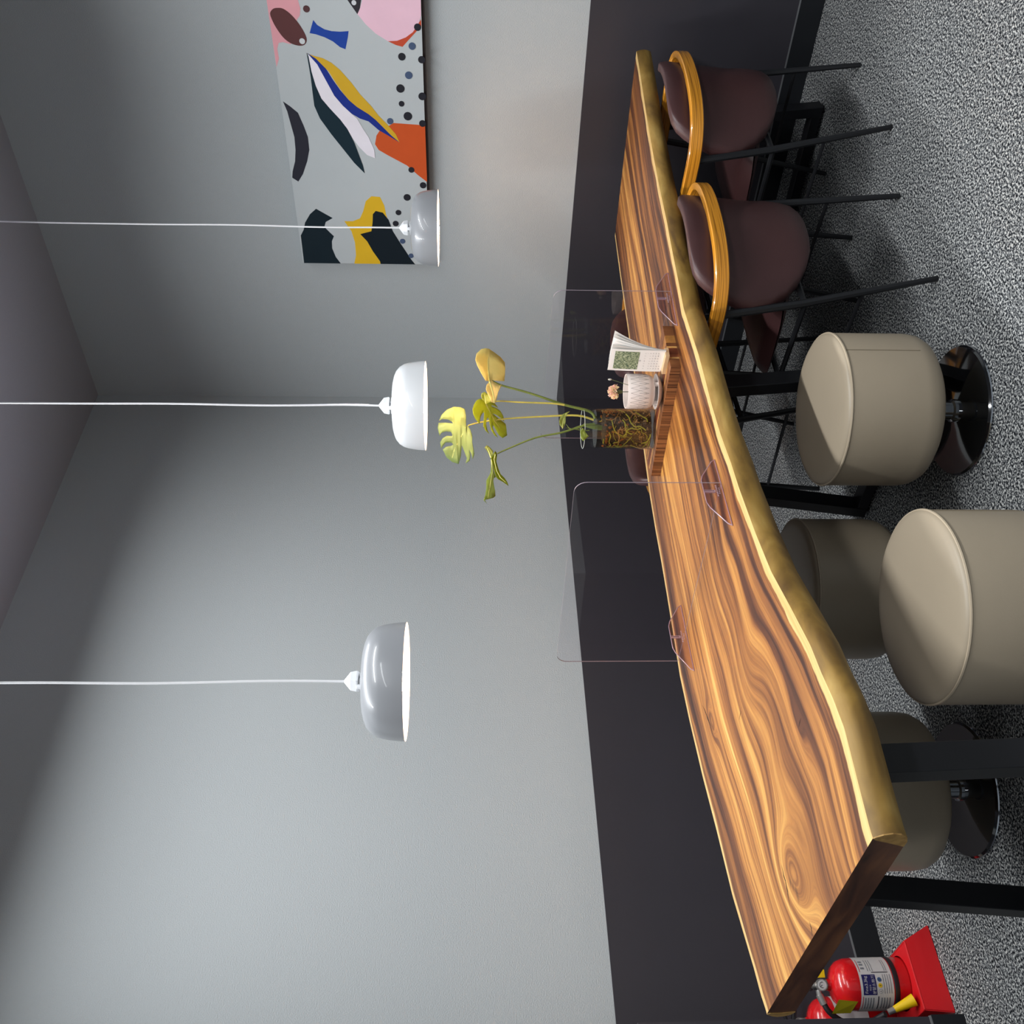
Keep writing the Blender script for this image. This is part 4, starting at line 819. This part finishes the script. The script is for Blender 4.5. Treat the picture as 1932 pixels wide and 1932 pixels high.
for k in range(NA):
    a = 2 * PI * k / NA; h = PI / NA
    for s in (-1, 1):
        for (za, zb, fa) in ((0.106, 0.078, 0), (0.078, 0.050, 1)):
            pa = a + (0 if fa == 0 else s * h); pb = a + (s * h if fa == 0 else 0)
            lt.tube([cyl(pa, za), cyl((pa + pb) / 2 + (pb - pa) * 0.0, (za + zb) / 2), cyl(pb, zb)], 0.00030, 4)
        lt.tube([cyl(a + s * h * 0.12, 0.080 - 0.0), cyl(a + s * h * 0.12, 0.056)], 0.0003, 4)
    for z in (0.106, 0.050): lt.ball(cyl(a, z), 0.0009, 5, 4)
    lt.ball(cyl(a + h, 0.080), 0.0009, 5, 4)
lt.build('lattice_pattern', M_line, pot)
fl = thing('carnation_flower', 'small pale pink carnation bloom and bud rising from the patterned pot', 'flower', (-1.665, -1.40, BT + 0.033))
pk = mat('carnation_petal', (246, 206, 190), 0.6, vary=(80, 0.08)); py_ = mat('carnation_petal_pale', (250, 232, 190), 0.6, vary=(80, 0.06))
cz = 0.9375 - fl.location.z
for k in range(34):
    u = random.uniform(-0.35, 1); a = k * 2.4; d = Vector((math.sqrt(1 - u * u) * math.cos(a), math.sqrt(1 - u * u) * math.sin(a), u))
    t1 = d.orthogonal().normalized(); t2 = d.cross(t1); c0 = Vector((-0.012, -0.006, cz)); m_ = MB(); n = 7; vs = [c0 + d * 0.004]
    for j in range(n):
        b_ = -0.9 + 1.8 * j / (n - 1); vs.append(c0 + d * (0.021 + random.uniform(-0.003, 0.004)) + t1 * math.sin(b_) * 0.0115 + t2 * (0.0025 * (-1) ** j + random.uniform(-0.001, 0.001)))
    m_.add(vs + [v + t2 * 0.0006 for v in vs], [(0, j + 1, j + 2) for j in range(n - 1)] + [(n + 1, n + 3 + j, n + 2 + j) for j in range(n - 1)] + [(j + 1, j + 2, j + 2 + n + 1, j + 1 + n + 1) for j in range(n - 1)])
    m_.build('petal', pk if k % 2 else py_, fl)
M_fg = mat('flower_stem', (92, 104, 66), 0.5)
MB().lathe([(0.0, cz - 0.026), (0.005, cz - 0.024), (0.008, cz - 0.010), (0.0, cz - 0.008)], 10, (-0.012, -0.006, 0)).build('calyx', M_fg, fl, smooth=True)
MB().tube([(0.0, 0.0, 0.002), (-0.004, 0.0, cz * 0.5), (-0.012, -0.006, cz - 0.02)], 0.0013, 6).build('stem', M_fg, fl, smooth=True)
bd_ = Vector((-1.627, -1.4156, 0.945)) - Vector(fl.location)
MB().tube([(0.004, 0.004, 0.002), (0.014, -0.002, cz * 0.4), tuple(bd_)], 0.0009, 6).build('bud_stem', M_fg, fl, smooth=True)
MB().ball(tuple(bd_ + Vector((0, 0, 0.004))), 0.0042, 8, 6, sc=(0.8, 0.8, 1.5)).build('bud', mat('bud', (196, 196, 190), 0.5), fl, smooth=True)
for k, (dx, dy, dz) in enumerate(((0.02, -0.008, 0.02), (0.03, -0.02, 0.012), (-0.004, 0.024, 0.01))):
    b0 = Vector((0.012, -0.001, cz * 0.42)); e0 = b0 + Vector((dx, dy, dz))
    MB().tube([b0, (b0 + e0) / 2 + Vector((0, 0, 0.006)), e0], [0.0008, 0.0022, 0.0004], 5).build('small_leaf', M_fg, fl, smooth=True)
# calendar
cal = thing('desk_calendar', 'white card desk calendar with a green garden picture on a blonde wood base', 'calendar', (-1.655, -1.512, BT), math.radians(-8))
MB().box(-0.018, 0.018, -0.040, 0.040, 0, 0.013).build('wood_base', M_blonde, cal, bevel=0.001)
M_paper2 = mat('paper_painted_shade', (206, 204, 200), 0.7, spec=0.2)  # grey shading painted into some pages so the fanned sheets stand apart
def page(k, off):
    n = 14; vs = []; hw = 0.046
    for i in range(n + 1):
        z = 0.010 + 0.168 * i / n; fan = off * (i / n) ** 1.6
        vs.append((-0.001 + k * 0.0007 + fan * 0.55 + 0.006 * (i / n) ** 2, z, fan))
    V_ = []; F_ = []
    for (x, z, f_) in vs:
        for sx in (0, 0.0003):
            V_.append((x + sx, -hw - f_ * 0.9, z - f_ * 0.12)); V_.append((x + sx, hw - f_ * 0.9, z + 0.004 - f_ * 0.1))
    for i in range(n):
        a = i * 4; F_ += [(a, a + 1, a + 5, a + 4), (a + 2, a + 6, a + 7, a + 3), (a, a + 4, a + 6, a + 2), (a + 1, a + 3, a + 7, a + 5)]
    F_ += [(0, 2, 3, 1), (n * 4, n * 4 + 1, n * 4 + 3, n * 4 + 2)]
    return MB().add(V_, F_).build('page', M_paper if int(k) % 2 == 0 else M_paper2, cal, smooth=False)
for k in range(6): page(k * 1.4, 0 if k == 0 else 0.003 + 0.0095 * k)
def on_page(y, z, lift=0.0004):
    i = (z - 0.010) / 0.168; return (-0.001 + 0.006 * i * i - lift, y, z)
def picture_mat():
    M = bpy.data.materials.new('calendar_picture'); M.use_nodes = True; nt = M.node_tree; b = nt.nodes['Principled BSDF']
    tc = nt.nodes.new('ShaderNodeTexCoord'); n = nt.nodes.new('ShaderNodeTexNoise'); n.inputs['Scale'].default_value = 210; n.inputs['Detail'].default_value = 5
    r = nt.nodes.new('ShaderNodeValToRGB'); e = r.color_ramp.elements; e[0].position = 0.36; e[0].color = s2l((70, 92, 78)); e[1].position = 0.66; e[1].color = s2l((196, 204, 178))
    q = e.new(0.5); q.color = s2l((142, 156, 118))
    nt.links.new(tc.outputs['Object'], n.inputs['Vector']); nt.links.new(n.outputs['Fac'], r.inputs[0]); nt.links.new(r.outputs[0], b.inputs['Base Color']); b.inputs['Roughness'].default_value = 0.6
    return M
pm_ = MB(); V_ = []
for i in range(7):
    z = 0.090 + 0.076 * i / 6
    for y in (-0.038, 0.038): V_.append(on_page(y, z))
pm_.add(V_, [(2 * i, 2 * i + 1, 2 * i + 3, 2 * i + 2) for i in range(6)]).build('picture', picture_mat(), cal)['label'] = 'green garden picture'
prn = MB()
def put_text(s_, size, y, z):
    v2, f2 = text_tris(s_, size); prn.add([on_page(y - a, z + b, 0.0005) for a, b in v2], f2)
put_text('10', 0.0085, 0.0, 0.083)
for c, s_ in enumerate('SMTWTFS'): put_text(s_, 0.0050, 0.033 - c * 0.011, 0.070)
dnum = 1
for r_ in range(6):
    for c in range(7):
        if (r_ == 0 and c < 6) or dnum > 31: continue
        put_text(str(dnum), 0.0050, 0.033 - c * 0.011, 0.0625 - r_ * 0.0082); dnum += 1
prn.build('date_print', M_print, cal)

# ------------------------------------------------------------------ fire extinguishers
def extinguisher(label, loc, rz, base_z, gauge=True, full=True):
    t = thing('fire_extinguisher', label, 'extinguisher', loc, rz, 'red fire extinguishers in the corner')
    R = 0.0735
    pr = [(0.0, 0.0), (0.055, 0.0), (0.068, 0.004), (R, 0.016), (R, 0.225), (0.0715, 0.245), (0.064, 0.264), (0.050, 0.279), (0.030, 0.289), (0.018, 0.292), (0.016, 0.300), (0.0, 0.300)]
    MB().lathe(pr, 72).build('cylinder', M_red, t, smooth=True)
    a0, a1 = math.radians(-90 - 84), math.radians(-90 + 84)
    MB().lathe([(R + 0.0005, 0.122), (R + 0.0005, 0.222)], 40, a0=a0, a1=a1).build('label_sheet', M_labelw, t, smooth=True)
    def onc(a, z, lift): return ((R + lift) * math.cos(a), (R + lift) * math.sin(a), z)
    def patch(name, x0, x1, z0, z1, M_, lift=0.0009, n=8):  # x = arc metres from label centre
        vs = []; 
        for i in range(n + 1):
            a = -PI / 2 + (x0 + (x1 - x0) * i / n) / R; vs += [onc(a, z0, lift), onc(a, z1, lift)]
        return MB().add(vs, [(2 * i, 2 * i + 2, 2 * i + 3, 2 * i + 1) for i in range(n)]).build(name, M_, t, smooth=True)
    def txt(name, s_, size, x, z, M_, lift=0.0013):
        v2, f2 = text_tris(s_, size); m_ = MB()
        m_.add([onc(-PI / 2 + (x + a) / R, z + b, lift) for a, b in v2], f2); return m_.build(name, M_, t)
    if full:
        patch('navy_panel', -0.030, 0.026, 0.174, 0.215, M_navy)
        txt('label_title', 'Fine3.3kg', 0.0125, -0.002, 0.201, M_labelw); txt('label_subtitle', '축압식', 0.006, -0.010, 0.191, M_labelw); txt('label_name', '분말소화기', 0.0112, -0.002, 0.178, M_labelw)
        for i, (c_, s_) in enumerate(((M_labelw, 'A'), (M_yellow, 'B'), (mat('blue_print', (66, 92, 132), 0.5), 'C'))):
            x = -0.020 + i * 0.016
            ring = [onc(-PI / 2 + (x + 0.0062 * math.cos(b)) / R, 0.163 + 0.0062 * math.sin(b), 0.0010) for b in [2 * PI * k / 16 for k in range(16)]]
            MB().add(ring, [tuple(range(16))]).build('class_mark', M_print if c_ is M_labelw else c_, t)
            ring = [onc(-PI / 2 + (x + 0.0054 * math.cos(b)) / R, 0.163 + 0.0054 * math.sin(b), 0.0012) for b in [2 * PI * k / 16 for k in range(16)]]
            MB().add(ring, [tuple(range(16))]).build('class_mark', c_, t)
            txt('class_letter', s_, 0.007, x, 0.1605, M_dark, 0.0015)
        pr_ = MB()
        def pbox(x0, x1, z0, z1):
            vs = []; n = 4
            for i in range(n + 1):
                a = -PI / 2 + (x0 + (x1 - x0) * i / n) / R; vs += [onc(a, z0, 0.0010), onc(a, z1, 0.0010)]
            pr_.add(vs, [(2 * i, 2 * i + 2, 2 * i + 3, 2 * i + 1) for i in range(n)])
        for z in (0.207, 0.199, 0.191, 0.183, 0.158, 0.150, 0.142, 0.134): pbox(-0.080, -0.038, z, z + 0.0035)
        for z in (0.150, 0.143, 0.136, 0.129): pbox(-0.026, 0.026, z, z + 0.0018)
        for z in (0.190, 0.183, 0.176, 0.140, 0.134): pbox(0.036, 0.078, z, z + 0.0016)
        for x in (0.042, 0.055, 0.066): pbox(x, x + 0.006, 0.200, 0.211)
        pr_.build('fine_print', M_print, t)['kind'] = 'stuff'
        patch('divider_bar', -0.082, -0.034, 0.1685, 0.1715, M_dark); patch('divider_bar', 0.031, 0.0335, 0.132, 0.182, M_dark)
        patch('red_line', -0.082, -0.034, 0.2150, 0.2168, M_red2); patch('red_line', 0.034, 0.080, 0.2150, 0.2168, M_red2)
        MB().lathe([(R + 0.0008, 0.104), (R + 0.0014, 0.105), (R + 0.0014, 0.118), (R + 0.0008, 0.119)], 64, cap=False).build('hose_strap', M_rubber, t, smooth=True)
    # valve, handles, gauge, hose
    MB().lathe([(0.0, 0.298), (0.015, 0.298), (0.015, 0.318), (0.012, 0.322), (0.012, 0.350), (0.0, 0.350)], 20).build('valve', M_steel, t, smooth=True)
    MB().tube([(0.0, 0, 0.328), (-0.028, 0, 0.326), (-0.030, 0, 0.324)], 0.0085, 12).tube([(-0.026, 0, 0.326), (-0.052, 0, 0.315)], 0.0115, 12).build('hose_fitting', M_steel, t, smooth=True)
    MB().tube([(0, -0.012, 0.322), (0, -0.026, 0.322)], 0.0165, 24).build('pressure_gauge', M_steel, t, smooth=True)
    g2 = MB(); g2.tube([(0, -0.0262, 0.322), (0, -0.0266, 0.322)], 0.0135, 24); g2.build('gauge_dial', M_labelw, t)
    g3 = MB(); g3.tube([(0.008 * math.cos(a), -0.0269, 0.322 + 0.008 * math.sin(a)) for a in [math.radians(200 - i * 22) for i in range(11)]], 0.0009, 5); g3.tube([(0, -0.0270, 0.322), (-0.004, -0.0270, 0.327)], 0.0007, 5); g3.build('gauge_marks', M_dark, t)
    h = MB(); h.hexa([(-0.016, -0.011, 0.350), (0.075, -0.009, 0.372), (0.075, 0.009, 0.372), (-0.016, 0.011, 0.350), (-0.016, -0.011, 0.358), (0.072, -0.009, 0.381), (0.072, 0.009, 0.381), (-0.016, 0.011, 0.358)])
    h.build('top_lever', M_rubber, t, bevel=0.0015)
    h = MB(); h.hexa([(-0.014, -0.010, 0.336), (0.072, -0.009, 0.318), (0.072, 0.009, 0.318), (-0.014, 0.010, 0.336), (-0.014, -0.010, 0.348), (0.074, -0.009, 0.328), (0.074, 0.009, 0.328), (-0.014, 0.010, 0.348)])
    h.build('carry_handle', M_rubber, t, bevel=0.0015)
    if full: MB().box(0.020, 0.042, -0.0125, -0.0105, 0.305, 0.328).build('yellow_tag', M_yellow, t)
    return t
e1 = extinguisher('front red fire extinguisher standing in the red stand, with white and navy label', (-3.103, -0.268, 0.012), math.radians(-18), 0)
def loc1(x, y, z):
    v = Matrix.Rotation(-e1.rotation_euler.z, 3, 'Z') @ (Vector((x, y, z)) - e1.location); return tuple(v)
hp = smoothline([(-0.050, 0.0, 0.316), (-0.074, -0.002, 0.303), (-0.100, 0.0, 0.265), (-0.112, -0.010, 0.215), loc1(-3.203, -0.318, 0.175)], 6)
MB().tube(hp, 0.0085, 12).build('hose', M_rubber, e1, smooth=True)
MB().tube([loc1(-3.200, -0.324, 0.168), loc1(-3.1945, -0.331, 0.148)], [0.0085, 0.0095], 14).build('nozzle_collar', M_steel, e1, smooth=True)
MB().tube([loc1(-3.195, -0.330, 0.150), loc1(-3.176, -0.353, 0.092)], [0.0095, 0.0175], 20).build('nozzle', M_yellow, e1, smooth=True)
MB().add([(-0.076, -0.02, 0.245), (-0.077, -0.02, 0.302), (-0.040, -0.062, 0.290), (-0.046, -0.060, 0.232), (-0.077, -0.018, 0.245), (-0.078, -0.018, 0.302), (-0.041, -0.060, 0.290), (-0.047, -0.058, 0.232)], [(0, 1, 2, 3), (7, 6, 5, 4), (0, 4, 5, 1), (1, 5, 6, 2), (2, 6, 7, 3), (3, 7, 4, 0)]).build('yellow_card', M_yellowl, e1)
e2 = extinguisher('second red fire extinguisher against the wall behind the front one', (-3.158, -0.092, 0.045), math.radians(-18), 0, full=False)
# stand
sd = thing('extinguisher_stand', 'red angular floor stand holding the front fire extinguisher', 'stand', (-3.1, -0.27, 0))
xl, xr, yf, yb = -3.222, -2.980, -0.392, -0.158; TX0, TX1, TY0, TY1, TZ = -3.210, -3.018, -0.378, -0.176, 0.078
def quad(name, a, b, c, d, th=0.003):
    A, B, C_, D = map(Vector, (a, b, c, d)); n = (B - A).cross(D - A).normalized() * th
    return MB().hexa([A, B, C_, D, A + n, B + n, C_ + n, D + n]).build(name, M_red2, sd, world=True)
quad('front_skirt', (xl, yf, 0.001), (xr, yf, 0.001), (TX1, TY0, TZ), (TX0, TY0, TZ))
quad('side_skirt', (xr, yf, 0.001), (xr, yb, 0.001), (TX1, TY1, TZ), (TX1, TY0, TZ))
quad('side_skirt', (xl, yb, 0.001), (xl, yf, 0.001), (TX0, TY0, TZ), (TX0, TY1, TZ))
quad('rear_skirt', (xr, yb, 0.001), (xl, yb, 0.001), (TX0, TY1, TZ), (TX1, TY1, TZ))
# top plate with a round hole
n = 48; hc = (-3.103, -0.268); vs = []; fs = []
for k in range(n):
    a = 2 * PI * k / n; c_, s_ = math.cos(a), math.sin(a)
    t_ = min((TX1 - hc[0]) / c_ if c_ > 1e-6 else 9, (TX0 - hc[0]) / c_ if c_ < -1e-6 else 9, (TY1 - hc[1]) / s_ if s_ > 1e-6 else 9, (TY0 - hc[1]) / s_ if s_ < -1e-6 else 9)
    ri = 0.0765
    t_ = max(t_, ri + 0.002)
    for z in (TZ, TZ + 0.003):
        vs += [(hc[0] + ri * c_, hc[1] + ri * s_, z), (hc[0] + t_ * c_, hc[1] + t_ * s_, z)]
for k in range(n):
    a = 4 * k; b = 4 * ((k + 1) % n); fs += [(a + 2, a + 3, b + 3, b + 2), (a + 1, a, b, b + 1), (a, a + 2, b + 2, b), (a + 3, a + 1, b + 1, b + 3)]
MB().add(vs, fs).build('top_plate', M_red2, sd, world=True)
for (xa, ya, xb, yb_) in ((TX0, TY0, TX1, TY0), (TX1, TY0, TX1, TY1), (TX0, TY0, TX0, TY1), (TX0, TY1, TX1, TY1)):
    MB().tube([(xa, ya, TZ + 0.002), (xb, yb_, TZ + 0.002)], 0.0028, 8).build('fold_edge', M_red2, sd, world=True, smooth=True)
